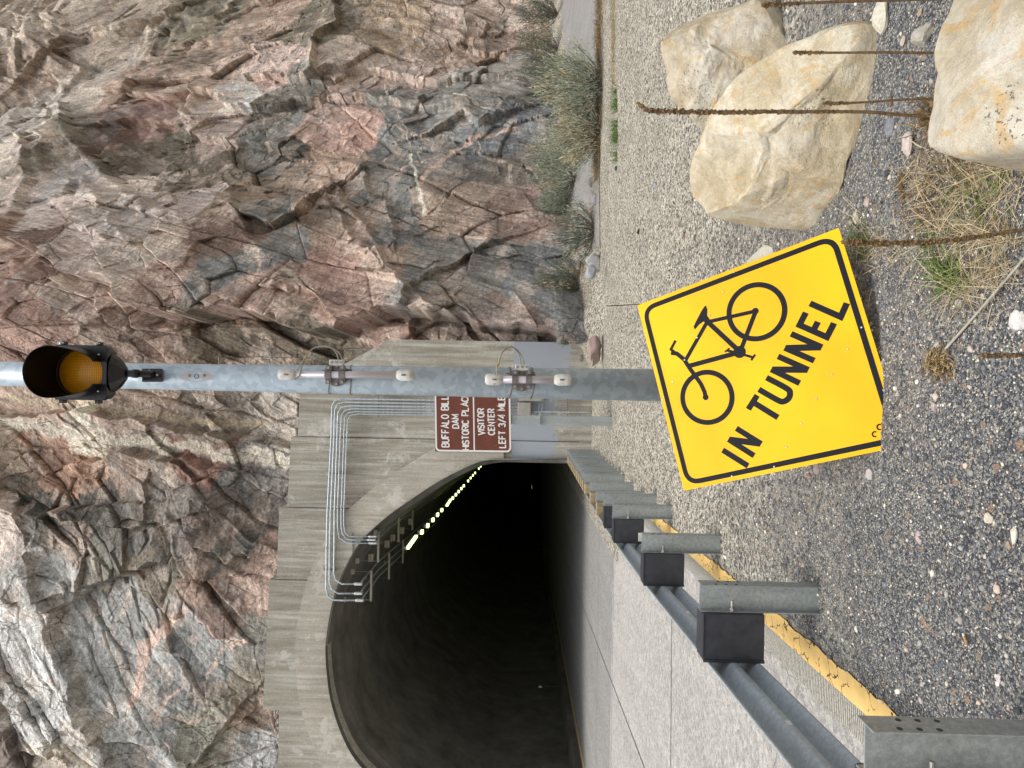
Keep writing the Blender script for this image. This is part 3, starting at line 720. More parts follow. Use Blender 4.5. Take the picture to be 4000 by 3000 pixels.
# walkway kerb on the left in the tunnel
mb = MB(); V = []; F = []
for k, d in enumerate([-.3, 10, 25, 50, 90]):
    a = axis(d) - 3.75
    V += [(a, 17 + d, -.05), (a, 17 + d, .2), (a - 1.2, 17 + d, .2)]
for k in range(4):
    for s_ in range(2): F.append((3 * k + s_, 3 * k + s_ + 1, 3 * k + 3 + s_ + 1, 3 * k + 3 + s_))
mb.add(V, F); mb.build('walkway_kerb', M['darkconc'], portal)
mb = MB(); a = axis(8) - 3.9; mb.tube([(a, 25, .1), (a, 25, 1.05)], .02, 8)
mk_ = mb.build('marker_post', M['blk']); tag(mk_, 'thin marker post by the left wall inside the dark tunnel', 'marker post')
MB().box((a - .035, 24.94, .95), (a + .035, 24.97, 1.06)).build('reflector', M['white'], mk_)
# rubble heap on the left panel
# ================================================================== GUARDRAIL
rail_root = empty('guardrail', (-1.6, 4, 0)); tag(rail_root, 'galvanized guardrail on steel posts running toward the tunnel', 'guardrail')
def railX(Y): return float(np.interp(Y, [0, 2, 4, 5.95, 7.94, 9.5, 17, 18.5], [-1.36, -1.46, -1.606, -1.75, -1.845, -1.88, -1.93, -1.99]))
RT = .685
prof_w = [(.004, 0.), (0., -.004)] + [(.0415 * (1 - math.cos(2 * math.pi * max(min((t - .012) / .132, 1.), 0.))) if t <= .144 else (0. if t < .168 else .0415 * (1 - math.cos(2 * math.pi * min((t - .168) / .132, 1.)))), -t) for t in [.012, .026, .040, .054, .066, .078, .090, .102, .116, .130, .140, .148, .156, .164, .172, .182, .196, .210, .222, .234, .246, .258, .272, .286, .298]] + [(0., -.308), (.004, -.312)]
ysr = list(np.arange(.3, 17.6, .5)); V = []; F = []; k = len(prof_w)
for y in ysr:
    for sgn in (0, 1):
        for (o, z_) in prof_w: V.append((railX(y) - .008 - o - .004 * sgn, y, RT + z_))
for i in range(len(ysr) - 1):
    for sgn in (0, 1):
        b0 = i * 2 * k + sgn * k; b1_ = (i + 1) * 2 * k + sgn * k
        for j in range(k - 1): F.append((b0 + j, b0 + j + 1, b1_ + j + 1, b1_ + j) if sgn == 0 else (b0 + j, b1_ + j, b1_ + j + 1, b0 + j + 1))
    a0 = i * 2 * k; a1 = (i + 1) * 2 * k
    F.append((a0, a1, a1 + k, a0 + k)); F.append((a0 + k - 1, a0 + 2 * k - 1, a1 + 2 * k - 1, a1 + k - 1))
ra = MB().add(V, F).build('rail', M['rail'], rail_root, smooth=True)
for y in (3.1, 5.0, 6.9):                                        # elongated slots seen on the back of the crests
    x_ = railX(y) - .008
    MB().box((x_ - .001, y - .012, RT - .166), (x_ + .003, y + .028, RT - .146)).build('slot_plate', M['white'], ra)
q = atY(2512, 2098, 6.25)
MB().box((q[0] - .04, 6.245, q[2] - .045), (q[0] + .04, 6.25, q[2] + .045)).build('delineator_plate', M['cap'], rail_root, bevel=.003)
posts = [2.07, 4.0, 5.95, 7.92, 8.83, 9.75, 10.7, 11.65, 12.1, 12.55, 13.0, 13.45, 13.9, 14.4, 14.9, 15.4, 15.9, 16.4]
def hbeam(x, y, ztop, zb):
    mb = MB(); W, B, t = .150, .100, .006
    mb.box((x, y - t / 2, zb), (x + W, y + t / 2, ztop)); mb.box((x - .0045, y - B / 2, zb), (x, y + B / 2, ztop)); mb.box((x + W, y - B / 2, zb), (x + W + .0045, y + B / 2, ztop)); return mb
M['hole'] = mat('hole_dark', (.05, .05, .05), .9)
for i, y in enumerate(posts):
    near = i < 4; rx = railX(y); bd = .285 if i < 5 else .19; px = rx + bd
    pt = RT + .03 if i else RT + .03
    p = hbeam(px, y, pt, -.3).build('post', M['post'], rail_root)
    bm_ = MB(); bh = .356
    if i < 5: bm_.box((rx - .002, y - .075, RT - .335), (px - .0065, y + .075, RT + .02))
    else: bm_.box((rx - .002, y - .075, RT - .335), (px - .0065, y + .075, RT + .02))
    bo = bm_.build('blockout', M['blk'] if i < 5 else M['wood'], rail_root, bevel=.006)
    if i < 5:                                                   # raised rim on the side seen from the verge
        MB().box((rx - .004, y - .081, RT - .335), (rx + .012, y - .0755, RT + .022)).box((rx + .02, y - .080, RT + .0205), (px - .01, y + .07, RT + .024)).build('rim', M['blk'], bo)
    if i < 4:
        bb = MB(); zb_ = RT - .155
        bb.tube([(px + .012, y - .035, zb_), (px + .062, y - .035, zb_)], .008, 10); bb.tube([(px + .005, y - .035, zb_), (px + .020, y - .035, zb_)], .017, 6); bb.tube([(px, y - .035, zb_), (px + .005, y - .035, zb_)], .022, 14)
        bb.build('bolt', M['bolt'], p)
        for (dz, dy) in ((-.09, -.028), (-.15, -.028), (-.21, -.028), (-.115, .026), (-.175, .026), (-.235, .026)):
            x_ = px + .150 + .0046; c = (x_, y + dy, pt + dz)
            MB().tube([c, (x_ + .0012, c[1], c[2])], .009, 10).build('bolt_hole', M['hole'], p)
# raised moulded marks on the two nearest blocks are kept as plain ribs
# ================================================================== TALL POLE
Yp = 4.65
pt0 = atY(-60, 1459, Yp); pt1 = atY(2000, 1495, Yp); ax = pt1 - pt0; ax /= np.linalg.norm(ax); pb = pt0 + ax * ((-.1 - pt0[2]) / ax[2])
def pr(z): return .109 + .0057 * (1.0 - z) + .002
top = pt0 - ax * 1.2
pole = empty('signal_pole', tuple(pb)); tag(pole, 'tall tapered galvanized steel pole rising behind the yellow sign', 'pole')
MB().tube([pb, pb + (top - pb) * .5, top], [pr(-.1), pr((pb[2] + top[2]) / 2), pr(top[2])], 48).build('shaft', M['galv'], pole, smooth=True)
def poleF(px, py, out=0.):            # point on the pole's front surface (plus out) under a photo pixel
    q = atY(px, py, Yp); z_ = q[2]; r_ = pr(z_); cx = pt1[0] + (z_ - pt1[2]) * ax[0] / ax[2]
    dx = (px - 2000) ; X_ = atY(px, py, Yp - r_)[0] - cx
    yv = Yp - math.sqrt(max(r_ * r_ - X_ * X_, 0)) - out
    return atY(px, py, yv)
# access mark with letter and two studs
th = np.linspace(0, 2 * math.pi, 40, endpoint=False); V = [poleF(768 + 66 * math.cos(t) * (1 + .1 * math.sin(3 * t)), 1469 + 22 * math.sin(t), .0012) for t in th]
cen = poleF(768, 1469, .0016)
MB().add([cen] + V, [(0, i + 1, (i + 1) % 40 + 1) for i in range(40)]).build('primer_patch', m_noise('primer', (176, 176, 178), (196, 194, 196), 40, .6, 0), pole, smooth=True)
for px in (740, 798):
    c = poleF(px, 1467, 0); c2 = c + np.array([0, -.014, 0]); MB().tube([c, c2], .006, 10).tube([c, c + np.array([0, -.006, 0])], .010, 6).build('stud', M['bolt'], pole)
def ribbon(P2, wd, to3, closed=False, mb=None):
    """flat mitred band along 2-D points; to3 maps (a,b)->xyz"""
    P2 = [np.array(p, float) for p in P2]; n_ = len(P2); Lf = []; Rt = []
    for i in range(n_):
        if closed: a = P2[i] - P2[i - 1]; b = P2[(i + 1) % n_] - P2[i]
        else:
            a = P2[i] - P2[i - 1] if i > 0 else P2[1] - P2[0]; b = P2[i + 1] - P2[i] if i < n_ - 1 else P2[-1] - P2[-2]
        a = a / (np.linalg.norm(a) + 1e-12); b = b / (np.linalg.norm(b) + 1e-12); na = np.array([-a[1], a[0]]); nb = np.array([-b[1], b[0]]); mm = na + nb; mm /= np.linalg.norm(mm) + 1e-12
        ln = wd / 2 / max(np.dot(mm, na), .35); Lf.append(P2[i] + mm * ln); Rt.append(P2[i] - mm * ln)
    V = [to3(p) for p in Lf + Rt]; F = []
    for i in range(n_ if closed else n_ - 1):
        j = (i + 1) % n_; F.append((i, j, n_ + j, n_ + i))
    (mb or MB()).add(V, F); return mb
mb = MB()
for k, P_ in enumerate([[(760, 1464), (776, 1464)], [(760, 1464), (760, 1472), (763, 1477), (768, 1478.5), (773, 1477), (776, 1472), (776, 1464)]]):
    ribbon([(p[0] , p[1]) for p in P_], 1.8, lambda p, k=k: poleF(p[0], p[1], .002 + .0003 * k), mb=mb)
mb.build('letter_mark', M['letter'], pole)
# ---- beacon
HZ = 4.66; HY = 4.27; HX = float(atY(293, 1455, HY)[0])
bea = empty('flashing_beacon', (HX, HY, 4.46)); tag(bea, 'black signal beacon with amber lens and deep visor on the pole', 'signal light')
mb = MB()
wv, hv = .178, .178
# front door frame with round hole
def ringplate(r_in, half, y0, y1, n_=48):
    V = []; F = []
    for k in range(n_):
        t = 2 * math.pi * (k + .5) / n_; c, s_ = math.cos(t), math.sin(t); q = half / max(abs(c), abs(s_)); q = min(q, half * 1.36)
        for (r_, y) in ((r_in, y0), (q, y0), (q, y1), (r_in, y1)): V.append((HX + r_ * c, y, HZ + r_ * s_))
    for k in range(n_):
        for s_ in range(4): j = (k + 1) % n_; F.append((4 * k + s_, 4 * k + (s_ + 1) % 4, 4 * j + (s_ + 1) % 4, 4 * j + s_))
    return MB().add(V, F)
door = ringplate(.150, .178, HY - .02, HY + .015).build('door', M['black'], bea, bevel=.003)
V = []; F = []
rngs = [(.174, HY + .015, 1.36), (.170, HY + .09, 1.36), (.13, HY + .13, 1.25), (.09, HY + .20, 1.15)]
for (hf, y, lim) in rngs:
    for k in range(32):
        t = 2 * math.pi * (k + .5) / 32; c, s_ = math.cos(t), math.sin(t); q = min(hf / max(abs(c), abs(s_)), hf * lim); V.append((HX + q * c, y, HZ + q * s_))
for i in range(3):
    for k in range(32): F.append((i * 32 + k, i * 32 + (k + 1) % 32, i * 32 + 32 + (k + 1) % 32, i * 32 + 32 + k))
F.append(tuple(96 + k for k in range(32)))
MB().add(V, F).build('housing', M['black'], bea)
# bottom cup under the housing
MB().tube([(HX, HY + .08, HZ - .165), (HX, HY + .09, HZ - .20), (HX, HY + .10, HZ - .235)], [.13, .10, .045], 12).build('base_cup', M['black'], bea)
# lens dome
V = [(HX, HY - .035, HZ)]; F = []
for i in range(1, 9):
    rr = .149 * i / 8
    for k in range(48): t = 2 * math.pi * k / 48; V.append((HX + rr * math.cos(t), HY - .035 * (1 - (i / 8) ** 2) + .004, HZ + rr * math.sin(t)))
for k in range(48): F.append((0, 1 + (k + 1) % 48, 1 + k))
for i in range(7):
    for k in range(48): F.append((1 + i * 48 + k, 1 + i * 48 + (k + 1) % 48, 1 + (i + 1) * 48 + (k + 1) % 48, 1 + (i + 1) * 48 + k))
MB().add(V, F).build('lens', M['amber'], bea, smooth=True)
# visor: tube cut away along the lower part with a swooping edge
V = []; F = []; nk = 72; nl = 16; R_ = .159
half_open = math.radians(52)
def vlen(t):     # t = angle from straight up, 0..pi
    a0 = math.radians(88); a1 = math.radians(150)
    if t < a0: return 1.
    s_ = min((t - a0) / (a1 - a0), 1.); return 1 - (s_ * s_ * (3 - 2 * s_)) * .70
for side in (0, 1):
    for k in range(nk + 1):
        t = -math.radians(153) + 2 * math.radians(153) * k / nk; lv = .285 * vlen(abs(t))
        for j in range(nl + 1):
            y = HY - .02 - lv * j / nl; r_ = R_ - .0025 * side
            V.append((HX + r_ * math.sin(t), y, HZ + r_ * math.cos(t) - .02 * j / nl * 0))
for side in (0, 1):
    o = side * (nk + 1) * (nl + 1)
    for k in range(nk):
        for j in range(nl):
            a = o + k * (nl + 1) + j; q = (a, a + 1, a + nl + 2, a + nl + 1); F.append(q if side == 0 else q[::-1])
o2 = (nk + 1) * (nl + 1)
for k in range(nk): a = k * (nl + 1) + nl; F.append((a, a + o2, a + o2 + nl + 1, a + nl + 1))
vis = MB().add(V, F).build('visor', M['black'], bea, smooth=True)
MB().add([(v[0] * 1., v[1], v[2]) for v in V[o2:]], [f for f in [(k * (nl + 1) + j, k * (nl + 1) + j + 1, (k + 1) * (nl + 1) + j + 1, (k + 1) * (nl + 1) + j) for k in range(nk) for j in range(nl)]]).build('visor_liner', M['matte'], vis)
vl = vis.children[0]
for v_ in vl.data.vertices:
    dx = v_.co.x + vis.location.x + 0; dz = v_.co.z
# hinge lugs and wing screws
for (sx, dz) in ((1, .12), (1, -.115), (-1, .12), (-1, -.115)):
    x0 = HX + sx * .178; hb = MB(); hb.box((min(x0, x0 + sx * .022), HY - .02, HZ + dz - .016), (max(x0, x0 + sx * .022), HY + .02, HZ + dz + .016)); hg = hb.build('hinge_lug', M['black'], bea, bevel=.003)
    if sx > 0:
        MB().ball((x0 + .010, HY - .028, HZ + dz), .011, 8).tube([(x0 + .012, HY - .03, HZ + dz - .02), (x0 + .012, HY - .03, HZ + dz + .02)], .0035, 6).build('wing_screw', M['rivet'], hg)
for (a, b) in ((.118, -.128), (-.118, -.128), (.118, .128), (-.118, .128)):
    MB().ball((HX + a, HY - .026, HZ + b), .007, 8).build('screw', M['rivet'], door)
# bracket arm and pole clamp
pA = (HX, HY + .10, HZ - .22); cl = atY(594, 1467, Yp - .11)
arm = smoothpts([pA, (HX, HY + .11, HZ - .30), (HX, HY + .13, cl[2] + .055), (HX, HY + .20, cl[2] + .01), (HX, Yp - .10, cl[2])], 6)
MB().tube(arm, .0235, 16).build('bracket_arm', M['black'], bea, smooth=True)
MB().tube([arm[7], arm[10]], .029, 16).build('coupling', M['black'], bea, smooth=True)
cp = MB()
for k in range(9):
    pass
V = []; F = []
for i, px in enumerate((555, 633)):
    for k in range(9):
        py = 1440 + 52 * k / 8
        for o_ in (.0, .016): V.append(poleF(px, py, o_))
for k in range(8):
    a = 2 * k; b = 18 + 2 * k
    F += [(a + 1, a + 3, b + 3, b + 1), (a, a + 2, a + 3, a + 1), (b, b + 1, b + 3, b + 2)]
F += [(0, 1, 19, 18), (16, 34, 35, 17)]
pc_ = MB().add(V, F).build('pole_clamp', M['black'], bea)
for py in (1448, 1465):
    c = poleF(616 if py == 1465 else 585, py, .016); MB().tube([c, c + np.array([0, -.01, 0])], .008, 6).build('screw', M['rivet'], pc_)
# ---- two tube devices strapped to the pole
def detector(x0, x1, yc0, yc1, xb, tag_, wire, caps_):
    Yd = Yp - pr(3) - .075
    root = empty('tube_detector', tuple(atY(xb, (yc0 + yc1) / 2, Yd))); tag(root, tag_, 'detector', 'tube detectors clamped to the pole')
    A = atY(x0, yc0, Yd); B = atY(x1, yc1, Yd); d = (B - A); Ln = np.linalg.norm(d); d /= Ln
    MB().tube([A + d * .02, B - d * .02], .0245 if caps_ == 0 else .026, 24).build('tube', M['alu'], root, smooth=True)
    for (p, s_) in ((A, 1), (B, -1)):
        q = [p + d * s_ * t for t in (-.012, -.004, .02, .075, .095, .105)]
        c_ = MB().tube(q, [.022, .036, .040, .040, .034, .027], 20).build('end_cap', M['cap'], root, smooth=True)
        s0 = p + d * s_ * .04 + np.array([0, -.0385, 0]); MB().tube([s0, s0 + d * s_ * .028], .006, 8).build('cap_slot', M['bronze'], c_)
    # ring clamps round the tube
    sp_ = 27
    for dx in (-sp_, sp_):
        c = atY(xb + dx, yc0 + (yc1 - yc0) * (xb - x0) / (x1 - x0), Yd); mb = MB(); V = []; F = []
        for k in range(25):
            t = math.pi * (k / 24) ; 
            for (r_, e_) in ((.0285, -.020), (.0285, .020), (.0335, .020), (.0335, -.020)):
                V.append((c[0] + r_ * math.cos(t), c[1] - r_ * math.sin(t), c[2] + e_))
        for k in range(24):
            for s_ in range(4): F.append((4 * k + s_, 4 * k + (s_ + 1) % 4, 4 * k + 4 + (s_ + 1) % 4, 4 * k + 4 + s_))
        mb.add(V, F)
        for sx in (-1, 1):
            x_ = c[0] + sx * .045; mb.box((min(c[0] + sx * .029, x_ + sx * .018), c[1] - .004, c[2] - .020), (max(c[0] + sx * .029, x_ + sx * .018), c[1] + .006, c[2] + .020))
        cb = mb.build('clamp_band', M['bronze'], root)
        for sx in (-1, 1):
            x_ = c[0] + sx * .048; MB().tube([(x_, c[1] - .004, c[2]), (x_, c[1] - .016, c[2])], .0105, 6).build('bolt', M['bolt'], cb)
    c = atY(xb, yc0 + 2, Yd)
    # saddle, back plate with curved slots, cable block
    MB().tube([(c[0], c[1] + .030, c[2]), (c[0], c[1] + .042, c[2])], .078, 28).build('saddle_plate', M['bronze'], root)
    MB().box((c[0] - .03, c[1] + .042, c[2] - .075), (c[0] + .03, c[1] + .10, c[2] + .075)).build('saddle_base', M['bronze'], root, bevel=.006)
    for sx in (-1, 1):
        MB().tube([(c[0] + sx * .062, c[1] + .030, c[2]), (c[0] + sx * .062, c[1] + .018, c[2])], .011, 6).build('bolt', M['bolt'], root)
    blk = MB().box((c[0] + .062, c[1] + .01, c[2] - .05), (c[0] + .105, c[1] + .05, c[2] + .05)).build('cable_block', M['cap'], root, bevel=.006)
    for dz in (-.032, 0, .032): MB().tube([(c[0] + .088, c[1] + .01, c[2] + dz), (c[0] + .088, c[1] + .0, c[2] + dz)], .010, 8).build('bolt', M['bolt'], blk)
    for dz in (-.088, .088):
        zz = c[2] + dz * .85; r_ = pr(zz) + .003; V = []; F = []; cx = pt1[0] + (zz - pt1[2]) * ax[0] / ax[2]
        for k in range(49):
            t = 2 * math.pi * k / 48
            for (rr, e_) in ((r_, -.004), (r_ + .002, -.004), (r_ + .002, .004), (r_, .004)): V.append((cx + rr * math.cos(t), Yp + rr * math.sin(t), zz + e_ + .012 * math.cos(2 * t)))
        for k in range(48):
            for s_ in range(4): F.append((4 * k + s_, 4 * k + (s_ + 1) % 4, 4 * k + 4 + (s_ + 1) % 4, 4 * k + 4 + s_))
        MB().add(V, F).build('strap', M['bronze'], root)
        MB().box((cx + .03, Yp - r_ - .03, zz - .012), (cx + .075, Yp - r_ + .02, zz + .012)).tube([(cx + .055, Yp - r_ - .02, zz - .02), (cx + .062, Yp - r_ - .02, zz + .035)], .004, 6).build('strap_buckle', M['bronze'], root, bevel=.003)
    for wv_ in wire:
        MB().tube(smoothpts([atY(a, b, Yd + c_) for a, b, c_ in wv_], 6), .0042, 8).build('cable_loop', M['cable'], root, smooth=True)
    a, b, c_ = wire[0][2]; q0 = atY(a - 4, b + 3, Yd + c_ - .002); q1 = atY(a + 6, b - 9, Yd + c_ - .002)
    MB().tube([q0, q1], .008, 8).build('ferrule', M['brass'], root)
o1 = lambda a, b: (1050 + a * .27125, 1300 + b * .27125)
def wl(f, P, y0, y1):
    n_ = len(P); return [(*f(a, b), y0 + (y1 - y0) * i / (n_ - 1)) for i, (a, b) in enumerate(P)]
detector(1095, 1612, 1463, 1465, 1311, 'longer tube detector clamped high on the pole below the beacon',
   [wl(o1, [(400, 545), (470, 450), (525, 360), (600, 255), (700, 200), (830, 190), (930, 240), (990, 330), (1003, 420)], -.03, .03),
    wl(o1, [(370, 680), (440, 610), (495, 420), (530, 350), (610, 250), (720, 205), (850, 205), (960, 245), (1040, 330), (1058, 425)], -.03, .03)], 0)
o2_ = lambda a, b: (1850 + a * .3316, 1300 + b * .3316)
detector(1902, 2226, 1482, 1484, 2039, 'shorter tube detector clamped on the pole beside the brown sign',
   [wl(o2_, [(280, 500), (278, 440), (285, 380), (330, 240), (390, 180), (450, 170), (520, 230), (550, 310), (558, 390)], -.03, .03),
    wl(o2_, [(250, 615), (235, 590), (240, 520), (270, 430), (310, 280), (370, 200), (440, 165), (510, 200), (570, 280), (600, 390)], -.03, .03)], 1)

# ================================================================== YELLOW SIGN
rT, rR, rB, rL = (2490, 1193), (3276, 890), (3541, 1740), (2671, 1917)
A = np.array([ray(*rT), -ray(*rR), ray(*rB), -ray(*rL)]).T
lam = np.linalg.svd(A)[2][-1]; lam = lam / lam[2]; K = 1.
_P = [CAM + l * ray(*q) for l, q in zip(lam, (rT, rR, rB, rL))]; _n = np.cross(_P[1] - _P[0], _P[3] - _P[0]); K = (.03 - CAM[2]) / (onP(3440, 1600, _P[0], _n)[2] - CAM[2])
PT, PR, PB, PL = [CAM + l * ray(*q) * K for l, q in zip(lam, (rT, rR, rB, rL))]
SN = np.cross(PR - PT, PL - PT); SN /= np.linalg.norm(SN)
if np.dot(SN, CAM - PT) < 0: SN = -SN
eu = (PR - PT); W_ = np.linalg.norm(eu); eu /= W_; ev = np.cross(SN, eu)
if np.dot(ev, PL - PT) < 0: ev = -ev
def s2(px, py):
    q = onP(px, py, PT, SN) - PT; return np.array([np.dot(q, eu), np.dot(q, ev)])
def s3(off): return lambda p: PT + eu * p[0] + ev * p[1] + SN * off
sign = empty('warning_sign', tuple(PB)); tag(sign, 'yellow diamond warning sign with bicycle symbol, leaning half sunk in gravel', 'road sign')
c4 = [np.array(s2(*q)) for q in (rT, rR, rB, rL)]
def roundpoly(C, r, n_=8):
    out = []
    for i in range(4):
        p = C[i]; a = C[i - 1] - p; b = C[(i + 1) % 4] - p; a /= np.linalg.norm(a); b /= np.linalg.norm(b)
        p0 = p + a * r; p2 = p + b * r
        for k in range(n_ + 1): t = k / n_; out.append((1 - t) ** 2 * p0 + 2 * t * (1 - t) * p + t * t * p2)
    return out
ccen = sum(c4) / 4
def inset(C, d):
    out = []
    for i in range(4):
        p = C[i]; a = C[i - 1] - p; b = C[(i + 1) % 4] - p; a /= np.linalg.norm(a); b /= np.linalg.norm(b); an = math.acos(np.dot(a, b)); out.append(p + (a + b) / math.sin(an) * d)
    return out
PO = roundpoly(c4, .006, 3); k = len(PO)
V = [s3(0)(p) for p in PO] + [s3(-.003)(p) for p in PO]
MB().add(V, [tuple(range(k)), tuple(range(k, 2 * k))[::-1]] + [(i, k + i, k + (i + 1) % k, (i + 1) % k) for i in range(k)]).build('panel', M['yellow'], sign)
mb = MB(); ribbon(roundpoly(inset(c4, .037), .075, 10), .028, s3(.0008), closed=True, mb=mb); mb.build('border', M['letter'], sign)
z7 = lambda a, b: s2(2000 + a * .6028, 1000 + b * .6028)
LW = .031
lay = [0]
def stroke(mb, P, wd=LW):
    lay[0] = (lay[0] + 1) % 9; ribbon(P, wd, s3(.0008 + .00008 * lay[0]), mb=mb)
bike = MB()
def ringz(c, r, wd):
    P = [c + r * np.array([math.cos(t), math.sin(t)]) for t in np.linspace(0, 2 * math.pi, 64, endpoint=False)]
    lay[0] = (lay[0] + 1) % 9; ribbon(P, wd, s3(.0008 + .00008 * lay[0]), closed=True, mb=bike)
def disc(c, r):
    lay[0] = (lay[0] + 1) % 9; f = s3(.0008 + .00008 * lay[0]); bike.add([f(c + r * np.array([math.cos(t), math.sin(t)])) for t in np.linspace(0, 2 * math.pi, 20, endpoint=False)], [tuple(range(20))])
ringz(s2(2761, 1552), .1425, .0285)
e0 = s2(2952, 1102 + 11); e1_ = s2(2952, 1335 - 11); ringz(s2(2954, 1218), np.linalg.norm(e0 - e1_) / 2, .0285)
FW_ = .027
stroke(bike, [z7(*q) for q in [(1255, 915), (1248, 880), (1225, 830), (1190, 780), (1150, 725), (1115, 670), (1068, 632), (1030, 628)]], .024)
stroke(bike, [z7(*q) for q in [(1075, 640), (1030, 605), (1060, 548)]], .016)
stroke(bike, [z7(1150, 712), z7(1470, 625)], .027); stroke(bike, [z7(1125, 675), z7(1262, 432)], .022)
stroke(bike, [z7(1245, 405), z7(1478, 622)], .027); stroke(bike, [z7(1265, 428), z7(1580, 357)], .021); stroke(bike, [z7(1478, 622), z7(1580, 357)], .024)
stroke(bike, [z7(1395, 612), z7(1475, 632), z7(1562, 657)], .014); stroke(bike, [z7(1380, 622), z7(1410, 598)], .010); stroke(bike, [z7(1550, 676), z7(1576, 638)], .012)
disc(z7(1475, 622), .034); disc(z7(1577, 357), .018); disc(z7(1255, 915), .017)
lay[0] = (lay[0] + 1) % 9
sad = [(1255, 320), (1266, 345), (1264, 385), (1282, 412), (1262, 436), (1240, 425), (1212, 445), (1185, 477), (1177, 458), (1197, 415), (1225, 362), (1245, 330)]
bike.add([s3(.0017)(z7(*q)) for q in sad], [tuple(range(len(sad)))])
bike.build('bicycle_symbol', M['letter'], sign)
txt = MB()
def st_(*P): stroke(txt, [s2(*q) for q in P])
st_((2823, 1758), (2922, 1820))
for (a, b, c, d) in (((2845, 1716), (2946, 1780), (2876, 1673), (2974, 1734)), ((3012, 1443), (3124, 1497), (3039, 1392), (3158, 1445)), ((3065, 1359), (3181, 1409), (3090, 1304), (3211, 1357))):
    st_(a, b); st_(c, d); stroke(txt, [s2(a[0] + 4, a[1] + 1), s2(d[0] - 4, d[1] - 1)], .034)
st_((2923, 1599), (2958, 1544)); st_((2948, 1575), (3039, 1631))
U = smoothpts([np.array(q, float) for q in [(2964, 1521), (3040, 1564), (3062, 1568), (3080, 1556), (3086, 1537), (3074, 1518), (2994, 1475)]], 6)
st_(*[tuple(q) for q in U])
st_((3148, 1221), (3123, 1270), (3230, 1317), (3258, 1262)); st_((3176, 1293), (3195, 1257))
st_((3164, 1185), (3284, 1238), (3308, 1184))
txt.build('lettering', M['letter'], sign)
dt = MB()
for c in ((3418, 1696), (3436, 1668)):
    P = [s2(c[0] + 10 * math.cos(t), c[1] + 10 * math.sin(t)) for t in np.linspace(math.radians(60), math.radians(300), 10)]
    P.append(s2(c[0] + 24, c[1] + 10)); stroke(dt, P[:-1], .007)
dt.build('date_mark', M['letter'], sign)
rv = MB()
for (a, b) in ((2867,1063),(2824,1140),(2773,1230),(2723,1319),(2674,1406),(2627,1492),(2588,1562),(2859,1860),(3365,1279),(3312,1363),(3250,1462),(3189,1558),(3130,1654),(3072,1747),(3024,1823)):
    q = s2(a, b); V = [s3(.0022)(q + .0052 * np.array([math.cos(t), math.sin(t)])) for t in np.linspace(0, 2 * math.pi, 10, endpoint=False)]; V2 = [s3(.004)(q + .003 * np.array([math.cos(t), math.sin(t)])) for t in np.linspace(0, 2 * math.pi, 10, endpoint=False)]
    MB().add(V + V2, [(i, (i + 1) % 10, 10 + (i + 1) % 10, 10 + i) for i in range(10)] + [tuple(range(10, 20))]).build('rivet', M['rivet'], sign)
# stiffeners on the back
for t in (.33, .66):
    a = s3(-.004)(c4[0] * (1 - t) + c4[3] * t) + eu * .08; b = s3(-.004)(c4[1] * (1 - t) + c4[2] * t) - eu * .08
    d = (b - a) / np.linalg.norm(b - a); 
    MB().add([a, b, b + ev * .03, a + ev * .03, a - SN * .03, b - SN * .03, b + ev * .03 - SN * .03, a + ev * .03 - SN * .03], [(0, 1, 2, 3), (4, 7, 6, 5), (0, 4, 5, 1), (1, 5, 6, 2), (2, 6, 7, 3), (3, 7, 4, 0)]).build('stiffener', M['galv'], sign)
# pale plate lying behind it
pc0 = [onP(x_, y_, PT - SN * .10, SN) for x_, y_ in ((2915, 1020), (2985, 955), (3012, 965), (3120, 1180), (3010, 1250))]
MB().add(pc0 + [p - SN * .004 for p in pc0], [(0, 1, 2, 3, 4), (9, 8, 7, 6, 5)] + [(i, 5 + i, 5 + (i + 1) % 5, (i + 1) % 5) for i in range(5)]).build('sign_plate', m_noise('dusty_white', (170, 166, 150), (208, 204, 190), 20, .6, 0))
o = bpy.context.scene.objects['sign_plate']; tag(o, 'small dusty white plate whose corner shows behind the yellow sign', 'sign plate')

# ================================================================== BROWN SIGN
BYs = 13.3
bs = empty('guide_sign', (float(G(2392, 1645)[0]), 13.42, 0)); tag(bs, 'brown guide sign with white lettering on a steel post by the portal', 'road sign')
def b3(px, py, o=0.): return atY(px, py, BYs - o)
def bq(u_, v_):    # u across 0..1 (left to right), v down 0..1
    x0, y0 = 1700, 1764; x1, y1 = 1998, 1768
    return (x0 + (x1 - x0) * v_ - 4 * u_, y0 + (y1 - y0) * v_ - 238 * u_)
def bp(u_, v_, o=0.): return b3(*bq(u_, v_), o)
def rrect(x0, y0, x1, y1, r, asp, n_=6):
    out = []
    for (cx, cy, a0) in ((x1 - r, y0 + r * asp, -90), (x1 - r, y1 - r * asp, 0), (x0 + r, y1 - r * asp, 90), (x0 + r, y0 + r * asp, 180)):
        for k in range(n_ + 1): t = math.radians(a0 + 90 * k / n_); out.append((cx + r * math.cos(t), cy + r * asp * math.sin(t)))
    return out
asp = 238 / 298
PO = rrect(0, 0, 1, 1, .07, asp); k = len(PO); mb = MB()
sq = [(0, 0), (1, 0), (1, 1), (0, 1)]
mb.add([bp(*p) for p in sq] + [bp(p[0], p[1], -.006) for p in sq], [(0, 1, 2, 3), (7, 6, 5, 4)] + [(i, 4 + i, 4 + (i + 1) % 4, (i + 1) % 4) for i in range(4)]); mb.build('panel', M['brown'], bs)
toB = lambda o_: (lambda p: bp(p[0], p[1] * asp, o_))        # p in units of sign width
mb = MB(); ribbon([(p[0], p[1] / asp) for p in rrect(.018, .018 * asp, .982, 1 - .018 * asp, .06, asp)], .028, toB(.002), closed=True, mb=mb)
